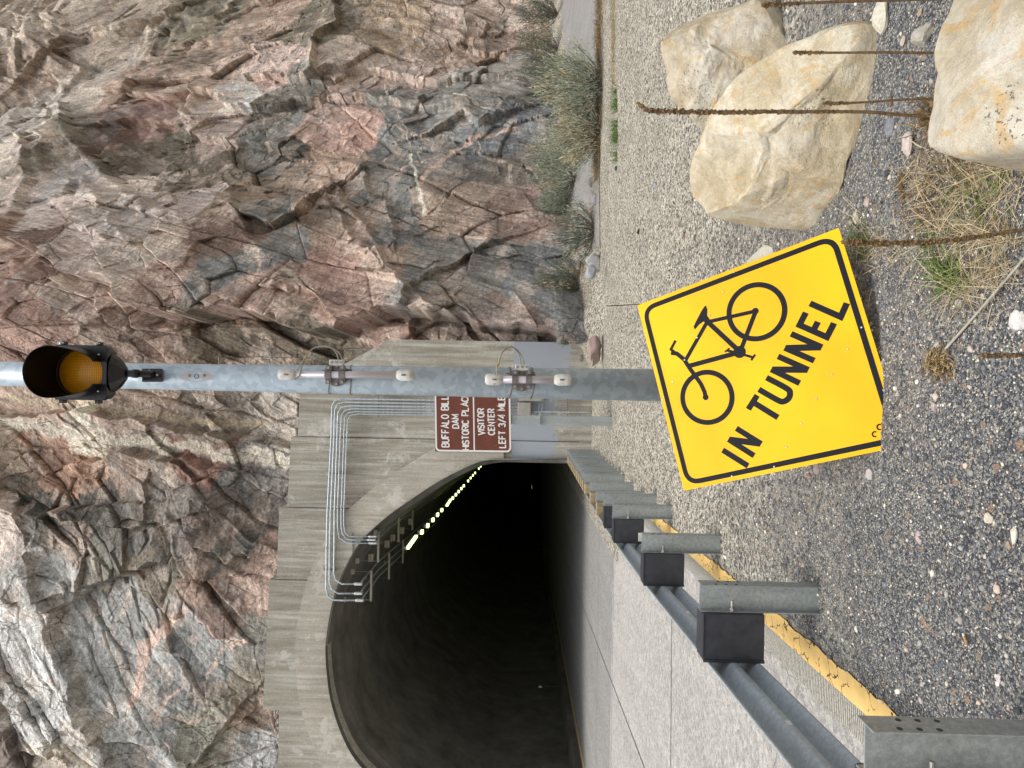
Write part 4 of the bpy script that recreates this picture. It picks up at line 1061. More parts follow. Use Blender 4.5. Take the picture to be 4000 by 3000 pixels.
ribbon([(.03, .513 / asp), (.97, .513 / asp)], .022, toB(.0026), mb=mb); mb.build('border', M['white'], bs)
def arc(cx, cy, rx, ry, a0, a1, n_=8): return [(cx + rx * math.cos(math.radians(a0 + (a1 - a0) * i / n_)), cy + ry * math.sin(math.radians(a0 + (a1 - a0) * i / n_))) for i in range(n_ + 1)]
GL = {
 'B': [[(0, 0), (0, 1)], [(0, 0), (.35, 0)] + arc(.38, .24, .25, .24, -90, 90) + [(0, .48)], [(.3, .48), (.42, .48)] + arc(.42, .74, .26, .26, -90, 90) + [(0, 1)]],
 'U': [[(0, 0), (0, .7)] + arc(.33, .68, .33, .32, 180, 0)[1:] + [(.66, 0)]],
 'F': [[(.6, 0), (0, 0), (0, 1)], [(0, .48), (.5, .48)]], 'A': [[(0, 1), (.35, 0), (.7, 1)], [(.12, .68), (.58, .68)]],
 'L': [[(0, 0), (0, 1), (.58, 1)]], 'O': [arc(.34, .5, .34, .5, 0, 350, 20) + [(.68, .5)]], 'I': [[(.0, 0), (.0, 1)]],
 'D': [[(0, 0), (0, 1), (.3, 1)] + arc(.32, .65, .34, .35, 90, 0)[1:] + arc(.32, .35, .34, .35, 0, -90) + [(0, 0)]],
 'M': [[(0, 1), (0, 0), (.38, .7), (.76, 0), (.76, 1)]], 'H': [[(0, 0), (0, 1)], [(.64, 0), (.64, 1)], [(0, .5), (.64, .5)]],
 'S': [arc(.3, .26, .3, .26, -20, -180, 8) + arc(.3, .26, .3, .24, 180, 90, 4)[1:] + arc(.3, .74, .32, .24, -90, 0, 4)[1:] + arc(.3, .74, .32, .26, 0, 160, 8)[1:]],
 'T': [[(0, 0), (.64, 0)], [(.32, 0), (.32, 1)]], 'R': [[(0, 1), (0, 0), (.35, 0)] + arc(.38, .26, .26, .26, -90, 90)[1:] + [(0, .52)], [(.36, .52), (.66, 1)]],
 'C': [arc(.34, .5, .34, .5, -40, -180, 8) + arc(.34, .5, .34, .5, 180, 40, 8)[1:]], 'P': [[(0, 1), (0, 0), (.36, 0)] + arc(.38, .28, .27, .28, -90, 90)[1:] + [(0, .56)]],
 'E': [[(.58, 0), (0, 0), (0, 1), (.58, 1)], [(0, .48), (.5, .48)]], 'V': [[(0, 0), (.34, 1), (.68, 0)]], 'N': [[(0, 1), (0, 0), (.64, 1), (.64, 0)]],
 '3': [arc(.28, .26, .28, .26, -160, 90, 10), arc(.28, .74, .30, .26, -90, 160, 10)], '/': [[(0, 1.12), (.62, -.12)]], '4': [[(.48, 1), (.48, 0), (0, .68), (.66, .68)]], '2': [arc(.28, .28, .28, .28, -170, 30, 8) + [(0, 1), (.6, 1)]],
}
GWD = {'I': .0, 'M': .76, ' ': .45, '/': .62}
def word(mb, s_, uc, v0, v1, total=None, wd=.021, gap=.26):
    h = (v1 - v0); ws = [GWD.get(c, .64) for c in s_]; tw = sum(ws) + gap * (len(s_) - 1); sx = (total / tw) if total else h
    x = uc - tw * sx / 2; lay_ = 0
    for c, w_ in zip(s_, ws):
        for P in GL.get(c, []):
            lay_ = (lay_ + 1) % 5; ribbon([(x + p[0] * sx, (v0 + p[1] * h)) for p in P], wd, toB(.0022 + .0004 * lay_), mb=mb)
        x += (w_ + gap) * sx
mb = MB()
V_ = lambda px: (px - 1700) / 298 / asp
word(mb, 'BUFFALO BILL', .5, V_(1727), V_(1754), .84)
word(mb, 'DAM', .5, V_(1770), V_(1793), .22)
word(mb, 'HISTORIC PLACE', .5, V_(1807), V_(1832), .93, gap=.22)
mb.build('lettering', M['white'], bs); mb = MB()
word(mb, 'VISITOR', .5, V_(1869), V_(1893), .43)
word(mb, 'CENTER', .5, V_(1909), V_(1933), .42)
word(mb, 'LEFT 3/4 MILE', .5, V_(1950), V_(1975), .84, gap=.2)
mb.build('lettering', M['white'], bs)
mb = MB(); word(mb, '24', .055, V_(1988), V_(1994), .035, wd=.006); mb.build('date_mark', M['white'], bs)
mb = MB()
pk_ = m_noise('paint_dots', (200, 90, 90), (224, 130, 90), 50, .6, 0)
for (a, b) in ((1757, 1645), (1757, 1690), (1757, 1735), (1757, 1590), (1941, 1602), (1941, 1647), (1938, 1692), (1938, 1741), (1759, 1744), (1941, 1556)):
    c = b3(a, b, .006); mb.ball(c, .009, 8)
mb.build('paint_dot', pk_, bs)
pz = G(2392, 1645); mb = MB(); mb.box((pz[0] - .09, 13.345, -.1), (pz[0] + .09, 13.50, 3.3)); mb.build('post', M['post'], bs, bevel=.004)
MB().box((pz[0] - .15, 13.30, atY(2108, 1645, 13.4)[2] - .012), (pz[0] + .15, 13.56, atY(2108, 1645, 13.4)[2] + .012)).build('flange_plate', M['post'], bs)

# ================================================================== CONDUITS & BOXES on the portal
def pq(px, py, off): # point on the wall plane, off metres proud
    q = onP(px, py, PP + np.array([0, -off, 0]), PN); return q
runs = [
 ([(2030,1563),(1700,1563),(1330,1558),(1308,1565),(1298,1585),(1297,1610),(1295,1700),(1279,2000),(1276,2140),(1274,2300),(1280,2328),(1300,2343),(1330,2345),(1390,2345)], .026, 'outermost'),
 ([(2030,1577),(1700,1577),(1345,1571),(1320,1578),(1309,1600),(1308,1625),(1306,1700),(1292,2000),(1288,2140),(1287,2270),(1295,2300),(1320,2318),(1385,2318)], .026, 'second'),
 ([(2030,1589),(1700,1589),(1360,1585),(1333,1592),(1321,1612),(1320,1635),(1318,1700),(1307,2000),(1306,2140),(1304,2240),(1312,2266),(1335,2281),(1385,2281)], .026, 'third'),
 ([(2030,1601),(1700,1601),(1375,1597),(1346,1604),(1334,1622),(1333,1650),(1330,1700),(1319,2000),(1319,2060),(1325,2100),(1350,2118),(1368,2122),(1442,2122)], .020, 'fourth'),
 ([(2030,1612),(1700,1612),(1385,1608),(1358,1614),(1347,1632),(1346,1655),(1344,1700),(1333,2000),(1333,2060),(1338,2085),(1352,2105),(1370,2109),(1437,2109)], .018, 'fifth'),
 ([(2030,1621),(1700,1621),(1400,1617),(1370,1622),(1359,1640),(1357,1665),(1355,1700),(1343,2000),(1343,2050),(1347,2078),(1358,2092),(1375,2096),(1441,2096)], .016, 'innermost'),
]
for P, r_, nm in runs:
    r_ *= .92
    c = empty('conduit', tuple(pq(1700, P[1][1], .18))); tag(c, f'galvanized conduit bending across the portal, {nm} of six nested runs', 'conduit', 'conduits strapped to the tunnel portal')
    MB().tube([pq(a, b, .20 if i < len(P) - 1 else .22) for i, (a, b) in enumerate(P)], r_, 12).build('pipe', M['conduit'], c, smooth=True)
    e = P[-1]; a = pq(e[0] - 2, e[1], .22); b = pq(e[0] + 32, e[1], .22); lb = MB().tube([a, a + (b - a) * .1, a + (b - a) * .9, b], [r_, r_ * 1.7, r_ * 1.7, r_ * 1.1], 14).build('elbow_fitting', M['conduit'], c, smooth=True)
    MB().box((b[0] - r_, b[1] - r_ * 1.75, b[2] + .03), (b[0] + r_, b[1] - r_ * 1.65, a[2] - .03)).build('cover', M['cap'], lb)
    # coupling and tail into the tunnel
    for (cx, cy) in ((P[5][0] , P[5][1] + 22), (P[-6][0], P[-6][1] if r_ > .021 else P[-6][1] - 20)):
        q = pq(cx, cy, .20); MB().tube([q - np.array([.03, 0, 0]), q + np.array([.03, 0, 0])], r_ * 1.35, 12).build('coupling', M['conduit'], c, smooth=True)
    t0 = b + np.array([0, .02, .06]); MB().tube([t0, t0 + np.array([-.03, .5, .05]), t0 + np.array([-.1, 2.5, .10]), t0 + np.array([-1.4, 18, .10])], r_ * .9, 8).build('tunnel_run', M['rail'], c, smooth=True)
def strutbar(p, q, lab, name='strut_channel'):
    d = q - p; Ln = np.linalg.norm(d); d /= Ln; sd2 = np.cross(d, [0, 1, 0]); sd2 /= np.linalg.norm(sd2); h = .02
    V = []
    for pt_ in (p, q):
        for a, b in ((-h, -.018), (h, -.018), (h, .018), (-h, .018)): V.append(pt_ + sd2 * a + np.array([0, b, 0]))
    mb = MB().add(V, [(0, 1, 2, 3), (7, 6, 5, 4), (0, 4, 5, 1), (1, 5, 6, 2), (2, 6, 7, 3), (3, 7, 4, 0)])
    o = mb.build(name, M['bolt']); o_ = MB(); k_ = max(2, int(Ln / .06))
    for i in range(k_):
        c = p + d * Ln * (i + .5) / k_; o_.box((c[0] - .012, c[1] - .0205, c[2] - .007), (c[0] + .012, c[1] - .0185, c[2] + .007))
    o_.build('slots', M['hole'], o)
    return tag(o, lab, 'strut', 'slotted strut bars on the portal')
strutbar(pq(1479, 1548, .13), pq(1479, 1632, .13), 'slotted strut bar under the vertical conduit runs above the brown sign')
strutbar(pq(1286, 1849, .13), pq(1371, 1849, .13), 'slotted strut bar under the horizontal conduits, midway over the arch')
strutbar(pq(1264, 2224, .13), pq(1328, 2224, .13), 'slotted strut bar holding the outer three conduits before their last bend')
strutbar(pq(1378, 2081, .13), pq(1378, 2166, .13), 'slotted strut bar under the inner three conduit ends at the arch')
strutbar(pq(2217, 1545, .10), pq(2217, 1625, .10), 'slotted strut bar low on the portal below the electrical box')
bx = empty('junction_box', tuple(pq(2050, 1597, .12))); tag(bx, 'square grey steel junction box on the portal wall behind the sign', 'junction box')
a = pq(2022, 1622, .25); b = pq(2074, 1572, .25); MB().box((a[0], a[1] - .02, b[2]), (b[0], a[1] + .22, a[2])).build('body', M['box'], bx, bevel=.006)
MB().box((a[0] + .01, a[1] - .035, b[2] + .01), (b[0] - .01, a[1] - .022, a[2] - .01)).build('door', M['box'], bx, bevel=.004)
bx = empty('electrical_panel', tuple(pq(2075, 1560, .12))); tag(bx, 'long narrow electrical enclosure half hidden behind the pole', 'electrical box')
a = pq(2027, 1566, .25); b = pq(2125, 1520, .25); MB().box((a[0], a[1] - .02, b[2]), (b[0], a[1] + .22, a[2])).build('body', M['box'], bx, bevel=.006)
MB().box((a[0] + .02, a[1] - .05, b[2] + .03), (a[0] + .06, a[1] - .021, b[2] + .08)).build('latch', M['bolt'], bx)
for P, lab in (([(2076, 1608), (2318, 1611)], 'straight galvanized conduit running down from the junction box to the ground'), ([(1999, 1627), (2060, 1627), (2095, 1612), (2106, 1590), (2106, 1572)], 'curved conduit looping up under the narrow enclosure, nearer the box'), ([(1999, 1632), (2062, 1637), (2100, 1625), (2117, 1595), (2117, 1572)], 'curved conduit looping up under the narrow enclosure, outer one'), ([(1999, 1591), (2022, 1591)], 'short thick conduit stub entering the junction box from the sign side')):
    o = MB().tube(smoothpts([pq(a, b, .12) for a, b in P], 5), .022 if len(P) < 3 else .014, 10).build('conduit', M['conduit'], smooth=True); tag(o, lab, 'conduit', 'small conduits by the junction box')
# ---- things hung under the tunnel roof
def trap(px, y0, y1, Y, lab):
    a = atY(px, y0, Y); b = atY(px, y1, Y); b[2] = a[2]
    r = empty('hanger', tuple(a)); tag(r, lab, 'hanger', 'trapeze hangers under the tunnel roof')
    MB().box((b[0], Y - .03, a[2] - .025), (a[0], Y + .03, a[2] + .025)).build('bar', M['beige'], r)
    for x_ in (a[0] - .03, b[0] + .03):
        zt_ = max(zin(x_ - (axis(Y - 17) - axis(0))) - .05, a[2] + .1); MB().tube([(x_, Y, a[2] - .04), (x_, Y, zt_)], .008, 6).build('rod', M['bolt'], r)
        MB().box((x_ - .07, Y - .04, zt_ - .10), (x_ + .07, Y + .04, zt_)).build('anchor_plate', M['beige'], r)
for (px, y0, y1, Y, lab) in ((1451, 2229, 2348, 17.7, 'bright trapeze hanger at the arch, left of the two front ones'), (1479, 2075, 2196, 17.7, 'bright trapeze hanger at the arch, right of the two front ones'),
    (1521, 2161, 2262, 19.9, 'grey trapeze hanger in shade, second in the left row'), (1558, 2015, 2118, 20.2, 'grey trapeze hanger in shade, second in the right row'),
    (1575, 2108, 2200, 22.6, 'dim trapeze hanger beside the first tunnel lamp'), (1612, 1985, 2070, 23.0, 'dim trapeze hanger to the right of the first tunnel lamps')):
    trap(px, y0, y1, Y, lab)
for i, (px, py, Y) in enumerate(((1449, 2178, 18.6), (1512, 2124, 20.), (1535, 2100, 20.8), (1570, 2072, 21.6), (1603, 2037, 22.6))):
    c = atY(px, py, Y); o = MB().box((c[0] - .11, Y - .05, c[2] - .07), (c[0] + .11, Y + .05, c[2] + .07)).build('conduit_box', M['beige'], bevel=.01)
    tag(o, ('beige box under the tunnel roof, nearest the arch', 'beige box under the tunnel roof, second from the arch', 'beige box under the tunnel roof, middle of the row', 'beige box under the tunnel roof, fourth from the arch', 'beige box under the tunnel roof, deepest of the row')[i], 'junction box', 'beige boxes under the tunnel roof')
    MB().ball((c[0] - .04, Y - .055, c[2]), .015, 8).ball((c[0] + .04, Y - .055, c[2]), .015, 8).build('knob', M['bolt'], o)
lampspec = [(1591, 2130)]
Ys_ = [21.0] + [23. + i * 1.4 for i in range(5)] + [31.2] + [33 + 1.5 * i for i in range(5)] + [42 + 2 * i for i in range(4)] + [52 + 2.3 * i for i in range(4)] + [63.5, 66.5, 69.5]
l0 = None
for i, Y in enumerate(Ys_):
    zz = 5.3; xx = float(np.interp(Y, [21, 22.8, 35.5, 65, 80], [-5.05, -5.17, -5.85, -7.3, -8.0]))
    w2, l2 = (.07, .10) if Y not in (21.0, 31.2) else (.04, .8)
    if l0 is None or Y == 31.2 or i == 1:
        r = empty('tunnel_lamp', (xx, Y, zz)); MB().box((xx - w2, Y - l2, zz), (xx + w2, Y + l2, zz + .09)).build('lamp_housing', M['rail'], r)
        f = MB().box((xx - w2 * .9, Y - l2 - .004, zz - .09), (xx + w2 * .9, Y + l2, zz - .002)).build('lamp_lens', M['lamp'], r)
        if i == 1: l0 = r
        if i == 0: l0 = r
    else:
        r = l0.copy(); sc.collection.objects.link(r); r.location = (xx, Y, zz)
        for ch in list(l0.children): c = ch.copy(); sc.collection.objects.link(c); c.parent = r
    if i == 0: lab = 'long narrow yellow tunnel lamp, nearest the entrance'
    elif i < 6: lab = f'glowing tunnel lamp, {("first", "second", "third", "fourth", "fifth")[i - 1]} of the nearest cluster of five'
    elif i == 6: lab = 'long narrow lamp between the two nearest lamp clusters'
    elif i < 12: lab = f'glowing tunnel lamp, {("first", "second", "third", "fourth", "fifth")[i - 7]} of the second cluster inside'
    elif i < 16: lab = f'small far tunnel lamp, {("first", "second", "third", "fourth")[i - 12]} of the third cluster inside'
    elif i < 20: lab = f'tiny far tunnel lamp, {("first", "second", "third", "fourth")[i - 16]} of the fourth cluster inside'
    else: lab = f'deepest tunnel lamps, {("first", "second", "last")[i - 20]} of the final three seen past the jamb'
    tag(r, lab, 'tunnel lamp', 'lamps along the tunnel roof')

# ================================================================== BOULDERS
def boulder(outl, planes, T, name, lab, seed, fac=.05, tint=(1, 1, 1), matn='lime', sq=.5, cuts=12, big=1., lim0=.70):
    P3 = [atY(a, b, c) for a, b, c in planes]; nn = np.cross(P3[1] - P3[0], P3[2] - P3[0]); nn /= np.linalg.norm(nn)
    if nn[1] > 0: nn = -nn
    pts = [onP(a, b, P3[0], nn) for a, b in outl]; c = sum(pts) / len(pts); pts = [c + (p - c) * big for p in pts]
    eu_ = pts[0] - c; eu_ /= np.linalg.norm(eu_); ev_ = np.cross(nn, eu_)
    pl = np.array([[np.dot(p - c, eu_), np.dot(p - c, ev_)] for p in pts]); th = np.arctan2(pl[:, 1], pl[:, 0]); rr = np.hypot(pl[:, 0], pl[:, 1])
    o = np.argsort(th); th = th[o]; rr = rr[o]; th = np.concatenate([[th[-1] - 2 * math.pi], th, [th[0] + 2 * math.pi]]); rr = np.concatenate([[rr[-1]], rr, [rr[0]]])
    nt_, ns_ = 260, 90; T_ = np.linspace(-math.pi, math.pi, nt_, endpoint=False); R = np.interp(T_, th, rr)
    s_ = np.linspace(0, 1, ns_); ph = s_ * math.pi                      # 0 front pole .. pi back pole
    srad = np.sin(ph) ** .8; dep = np.sign(np.cos(ph)) * np.abs(np.cos(ph)) ** sq
    A_ = np.outer(srad, R * np.cos(T_)); B_ = np.outer(srad, R * np.sin(T_)); D_ = np.repeat((dep * T)[:, None], nt_, 1)
    Pn = c + A_[..., None] * eu_ + B_[..., None] * ev_ + D_[..., None] * nn
    q = Pn; f1 = tri(q[..., 0] * 2.6 + q[..., 1] * 1.3 + seed, q[..., 2] * 2.6 + q[..., 1] * .7, seed, .4) * 1.3; i1_ = f1 * .5 + .5
    f2 = tri(q[..., 0] * 7 + q[..., 1] * 3 + seed, q[..., 2] * 7 - q[..., 1] * 2, seed + 50, 1.) * 1.3 + .35 * tri(q[..., 0] * 19 + q[..., 1] * 8, q[..., 2] * 19, seed + 60, .2)
    rg = np.random.default_rng(seed); Rm = R.mean(); loc = np.stack([A_ / Rm, B_ / Rm, D_ / T], -1)
    for _ in range(cuts):
        pn = rg.normal(size=3); pn[2] = abs(pn[2]) + .62; pn /= np.linalg.norm(pn); sup = loc.reshape(-1, 3) @ pn; lim = np.percentile(sup, 99.9) * rg.uniform(lim0, .93); ov = np.clip(loc @ pn - lim, 0, None); loc = loc - ov[..., None] * pn
    Pn = c + (loc[..., 0] * Rm)[..., None] * eu_ + (loc[..., 1] * Rm)[..., None] * ev_ + (loc[..., 2] * T)[..., None] * nn
    nb = fbm(q[..., 0] * 6 + q[..., 1] * 4, q[..., 2] * 6, seed + 9, 5)
    edge = 1 - .25 * np.exp(-((s_ - .5) / .07) ** 2)[:, None]; cap = np.clip(np.sin(ph) * 6, 0, 1)[:, None]
    disp = (fac * f1 + fac * .30 * f2 + fac * .55 * nb) * edge * cap
    dirs = (Pn - c); dirs = dirs / (np.linalg.norm(dirs, axis=-1, keepdims=True) + 1e-6)
    Pn = Pn + disp[..., None] * (dirs * .45 + nn * np.sign(D_ + 1e-6)[..., None] * .55)
    idx = np.arange(nt_ * ns_).reshape(ns_, nt_); F = np.stack([idx[:-1], idx[1:], np.roll(idx, -1, 1)[1:], np.roll(idx, -1, 1)[:-1]], -1).reshape(-1, 4)
    cc = np.ones((ns_ * nt_, 3)) * np.array(tint) * (1 + .10 * (i1_.reshape(-1, 1) - .5))
    ob = mesh_np(name, Pn.reshape(-1, 3), F, M[matn], col=cc); 
    bm = bmesh.new(); bm.from_mesh(ob.data); bmesh.ops.remove_doubles(bm, verts=bm.verts, dist=.0004); bmesh.ops.recalc_face_normals(bm, faces=bm.faces); bm.to_mesh(ob.data); bm.free()
    ob.data.polygons.foreach_set('use_smooth', np.ones(len(ob.data.polygons), dtype=bool))
    try: ob.data.set_sharp_from_angle(angle=math.radians(16))
    except Exception: pass
    tag(ob, lab, 'boulder', 'limestone boulders on the gravel'); return ob
boulder([(2603,139),(2650,40),(2700,12),(2780,5),(2850,22),(2920,5),(2960,-15),(3020,25),(3040,60),(3055,120),(3078,190),(3070,260),(3000,420),(2900,520),(2771,497),(2711,464),(2669,422),(2633,392),(2603,338),(2606,283),(2594,223)],
    [(3070, 220, 4.7), (2800, 480, 4.95), (2600, 200, 5.05)], .34, 'boulder', 'pitted tan and white boulder standing behind the largest one', 11, .050, (1.06, 1.06, 1.08), cuts=24, big=1.05, lim0=.62)
boulder([(2766,500),(2808,416),(2862,338),(2916,295),(3000,250),(3090,199),(3157,175),(3253,139),(3301,130),(3362,130),(3422,148),(3464,175),(3482,211),(3497,247),(3470,307),(3434,368),(3386,464),(3332,536),(3301,603),(3277,711),(3241,868),(3223,898),(3145,928),(3000,934),(2904,934),(2814,898),(2750,862),(2747,838),(2693,802),(2687,753),(2693,693),(2717,621),(2741,573)],
    [(3497, 247, 3.42), (3223, 898, 4.05), (2687, 753, 4.25)], .30, 'boulder', 'largest cream boulder with orange stains beside the yellow sign', 23, .034, (1.22, 1.20, 1.15), sq=.4, cuts=20, big=1.045, lim0=.62)
boulder([(3784,48),(3775,181),(3766,253),(3784,320),(3763,446),(3741,579),(3763,603),(3826,627),(3892,642),(4000,633),(4200,600),(4300,300),(4250,-100),(4000,-250),(3820,-200)],
    [(3763, 600, 2.25), (3784, 48, 2.25), (4200, 400, 1.95)], .22, 'boulder', 'smooth pale boulder nearest the camera, cut by the frame', 37, .014, (1.24, 1.25, 1.28), sq=.22, cuts=4, big=1.02)

# ================================================================== STONES
def rockmesh(c, r, seed, col, name, lab, cat='stone', group='loose stones on the gravel', sc3=(1, 1, .7), mt_='stone', n_=18):
    rg = np.random.default_rng(seed); h = n_ // 2; V = []; F = []
    pl = [(lambda v: v / np.linalg.norm(v))(rg.normal(size=3)) for _ in range(11)]; dd = rg.uniform(.55, .95, 11)
    for i in range(h + 1):
        th = math.pi * i / h
        for k in range(n_):
            ph_ = 2 * math.pi * k / n_; d = np.array([math.sin(th) * math.cos(ph_), math.sin(th) * math.sin(ph_), math.cos(th)]); t = 1.
            for p, e in zip(pl, dd):
                q = np.dot(d, p)
                if q > .05: t = min(t, e / q)
            V.append(np.array(c) + d * t * r * np.array(sc3) * rg.uniform(.97, 1.03))
    for i in range(h):
        for k in range(n_): F.append((i * n_ + k, (i + 1) * n_ + k, (i + 1) * n_ + (k + 1) % n_, i * n_ + (k + 1) % n_))
    ob = mesh_np(name, np.array(V), F, M[mt_], col=np.tile(lin(col), (len(V), 1)))
    bm = bmesh.new(); bm.from_mesh(ob.data); bmesh.ops.remove_doubles(bm, verts=bm.verts, dist=r * .01); bm.to_mesh(ob.data); bm.free()
    tag(ob, lab, cat, group); return ob
STN = [
 (3455, 60, 62, (205, 195, 165), 'long pale tan stone near the upper edge, above the largest boulder', (1.4, .8, .5)),
 (3621, 140, 52, (180, 170, 148), 'rounded tan stone between the largest boulder and the cut-off one', (1.1, 1, .8)),
 (3597, 50, 20, (186, 150, 120), 'small orange stone beside the rounded tan stone', (1, 1, .6)), (3723, 300, 55, (190, 160, 118), 'flaky tan stone touching the cut-off pale boulder', (1.2, 1, .5)),
 (3482, 494, 36, (128, 132, 142), 'blue-grey stone under the shaded end of the largest boulder', (1.2, .8, .6)), (3557, 568, 44, (206, 180, 168), 'oval pinkish white stone in the dry grass edge', (1.3, .8, .6)),
 (3530, 158, 26, (190, 160, 138), 'flat brownish stone beside the tip of the largest boulder', (1.1, .8, .4)), (3690, 560, 38, (150, 156, 164), 'pale blue-grey stone among dead leaves', (1, 1, .6)),
 (3350, 846, 30, (206, 196, 168), 'cream stone at the foot of the largest boulder near the sign', (1.2, .8, .5)), (3389, 792, 24, (194, 166, 150), 'small pinkish stone beside the cream one near the sign', (1, 1, .6)),
 (3482, 392, 24, (124, 98, 80), 'rust orange chip lying below the undercut boulder edge', (1.3, .6, .4)), (3747, 1184, 20, (200, 188, 168), 'small pale stone below the green grass tuft', (1, 1, .7)),
 (3990, 1253, 42, (214, 206, 198), 'big white stone at the picture edge below the grass', (1.2, 1, .7)), (3841, 1155, 13, (196, 176, 158), 'tiny cream stone beside the green tuft', (1, 1, .7)),
 (3666, 1347, 17, (200, 186, 162), 'cream stone beside the root ball of the dead plant', (1, 1, .7)), (3793, 1366, 20, (206, 178, 162), 'pink stone under the dead fallen stalk', (1, 1, .6)),
 (3662, 1549, 23, (204, 180, 166), 'pinkish stone, paler of a touching pair', (1, 1, .7)), (3655, 1590, 23, (188, 156, 146), 'pinkish stone, darker of a touching pair', (1.1, 1, .6)),
 (3548, 1457, 14, (160, 158, 152), 'small grey stone left of the sunken sign corner', (1, 1, .7)), (3790, 1512, 13, (202, 184, 160), 'small cream stone alone on dark gravel', (1, 1, .7)),
 (3490, 1624, 13, (112, 112, 114), 'dark grey stone touching the sunken sign corner', (1, 1, .7)), (3401, 1853, 27, (196, 182, 176), 'angular greyish pink stone below the sign', (1.1, .9, .6)),
 (3166, 1860, 18, (168, 120, 106), 'reddish stone tucked under the lower sign edge', (1, 1, .7)), (3196, 1828, 28, (176, 150, 138), 'brownish pink stone tucked under the lower sign edge', (1.2, .9, .6)),
 (3591, 2102, 28, (196, 164, 160), 'flat dusty pink stone in the middle of the dark gravel', (1.3, .8, .35)), (3868, 2027, 28, (214, 200, 172), 'cream stone right of the middle gravel', (1.1, 1, .6)),
 (3968, 2092, 30, (216, 206, 186), 'curved cream stone at the picture edge', (1.4, .7, .5)), (3943, 2130, 19, (184, 144, 106), 'orange stone beside the curved cream one', (1.2, .8, .5)),
 (3850, 2175, 14, (196, 186, 180), 'pale oval stone near the orange one', (1.2, .8, .6)), (3898, 2301, 24, (212, 182, 160), 'peach stone in the open dark gravel', (1.1, .9, .5)),
 (3904, 2651, 18, (206, 190, 186), 'pinkish white stone near the nearest post', (1.3, .8, .5)), (3600, 2735, 17, (200, 176, 170), 'pink stone close to the nearest guardrail post', (1, 1, .7)),
 (3347, 2458, 15, (212, 208, 194), 'white chip beside the yellow edge line', (1.2, .8, .5)), (3778, 2315, 20, (122, 126, 130), 'smooth grey oval stone right of the peach one', (1.2, .9, .6)),
 (3560, 2319, 13, (196, 182, 158), 'small cream stone in front of the second post', (1.1, .9, .6)), (3615, 2235, 13, (110, 114, 116), 'small dark grey stone in the open gravel', (1.2, .9, .5)),
 (2330, 778, 26, (140, 140, 142), 'grey stone on the path edge by the bushes', (1.2, 1, .8)), (2411, 658, 12, (66, 64, 62), 'dark stone beside the row of green weeds', (1, 1, .8)),
 (2562, 723, 15, (150, 154, 158), 'small blue-grey stone out on the tan gravel', (1, 1, .6)), (2675, 916, 17, (176, 138, 118), 'rusty pink stone left of the largest boulder', (1, 1, .7)),
 (2713, 924, 15, (196, 186, 168), 'cream stone left of the largest boulder', (1, 1, .7)), (2497, 905, 11, (52, 50, 48), 'black stone on the tan gravel', (1.4, 1, .8)),
 (2338, 1024, 42, (168, 168, 166), 'pale grey angular rock against the sagebrush, nearer one', (1, 1, 1.)), (2318, 1062, 30, (158, 164, 170), 'pale grey angular rock against the sagebrush, farther one', (1, 1, .9)),
 (2332, 1368, 46, (172, 138, 126), 'pink granite rock beside the pole at the portal foot', (1.5, 1, .75)), (2275, 1400, 22, (120, 116, 108), 'small grey rock wedged at the portal corner', (1, 1, .8)), (2262, 1330, 24, (132, 120, 108), 'brown rock on the bank at the portal corner', (1, 1, .8)),
]
for i, (px, py, rp, col, lab, s3_) in enumerate(STN):
    col = tuple(np.array(col) * .6 + np.mean(col) * .4)
    g = G(px, py); zz = gz(g[0], g[1]); g = G(px, py, min(zz + .0, .6)); r_ = rp / FP * g[1] * (.85 if rp < 30 else 1); rockmesh((g[0], g[1], zz + r_ * s3_[2] * .35), r_ * .95, 100 + i, col, 'stone' if rp < 40 else 'rock', lab, sc3=s3_)
g = G(3796, 2497); cg = MB().tube([(g[0] - .011, g[1] - .008, gz(g[0], g[1]) + .010), (g[0] + .009, g[1] + .006, gz(g[0], g[1]) + .010)], .0042, 8).build('cigarette_butt', mat('filter_orange', (.62, .28, .08), .8)); tag(cg, 'tiny cigarette butt with orange filter on the dark gravel', 'cigarette butt')
MB().tube([(g[0] + .009, g[1] + .006, gz(g[0], g[1]) + .010), (g[0] + .018, g[1] + .012, gz(g[0], g[1]) + .010)], .0041, 8).build('paper_end', M['white'], cg)
for i in range(26):
    py = random.uniform(820, 1380); px = 2262 + random.uniform(0, 62); g = G(px, py); zz = gz(g[0], min(g[1], 18.2)); rockmesh((g[0], min(g[1], 18.2), zz + .02), random.uniform(.05, .17), 500 + i, random.choice(((150, 146, 142), (158, 134, 122), (118, 116, 112), (142, 122, 106))), 'rock', 'small broken rock on the bank between the cliff and the gravel', 'rock', 'broken rocks at the cliff foot', sc3=(1.1, 1, .8), n_=12)
# rubble on top of the left panel
for i in range(42):
    py = 2785 + (i % 21) * 11 + random.uniform(-5, 5); px = (1088 + (py - 2785) * .08) - (i // 21) * 16 + random.uniform(-8, 6)
    q = pq(px, py, -.12 - .12 * (i // 21)); rockmesh(q, random.uniform(.055, .13), 400 + i, random.choice(((150, 146, 142), (170, 164, 156), (128, 124, 120), (160, 140, 128))), 'rubble_stone', 'grey rubble piece heaped on the lowest left portal panel', 'stone', 'rubble on the left portal panel', n_=12)
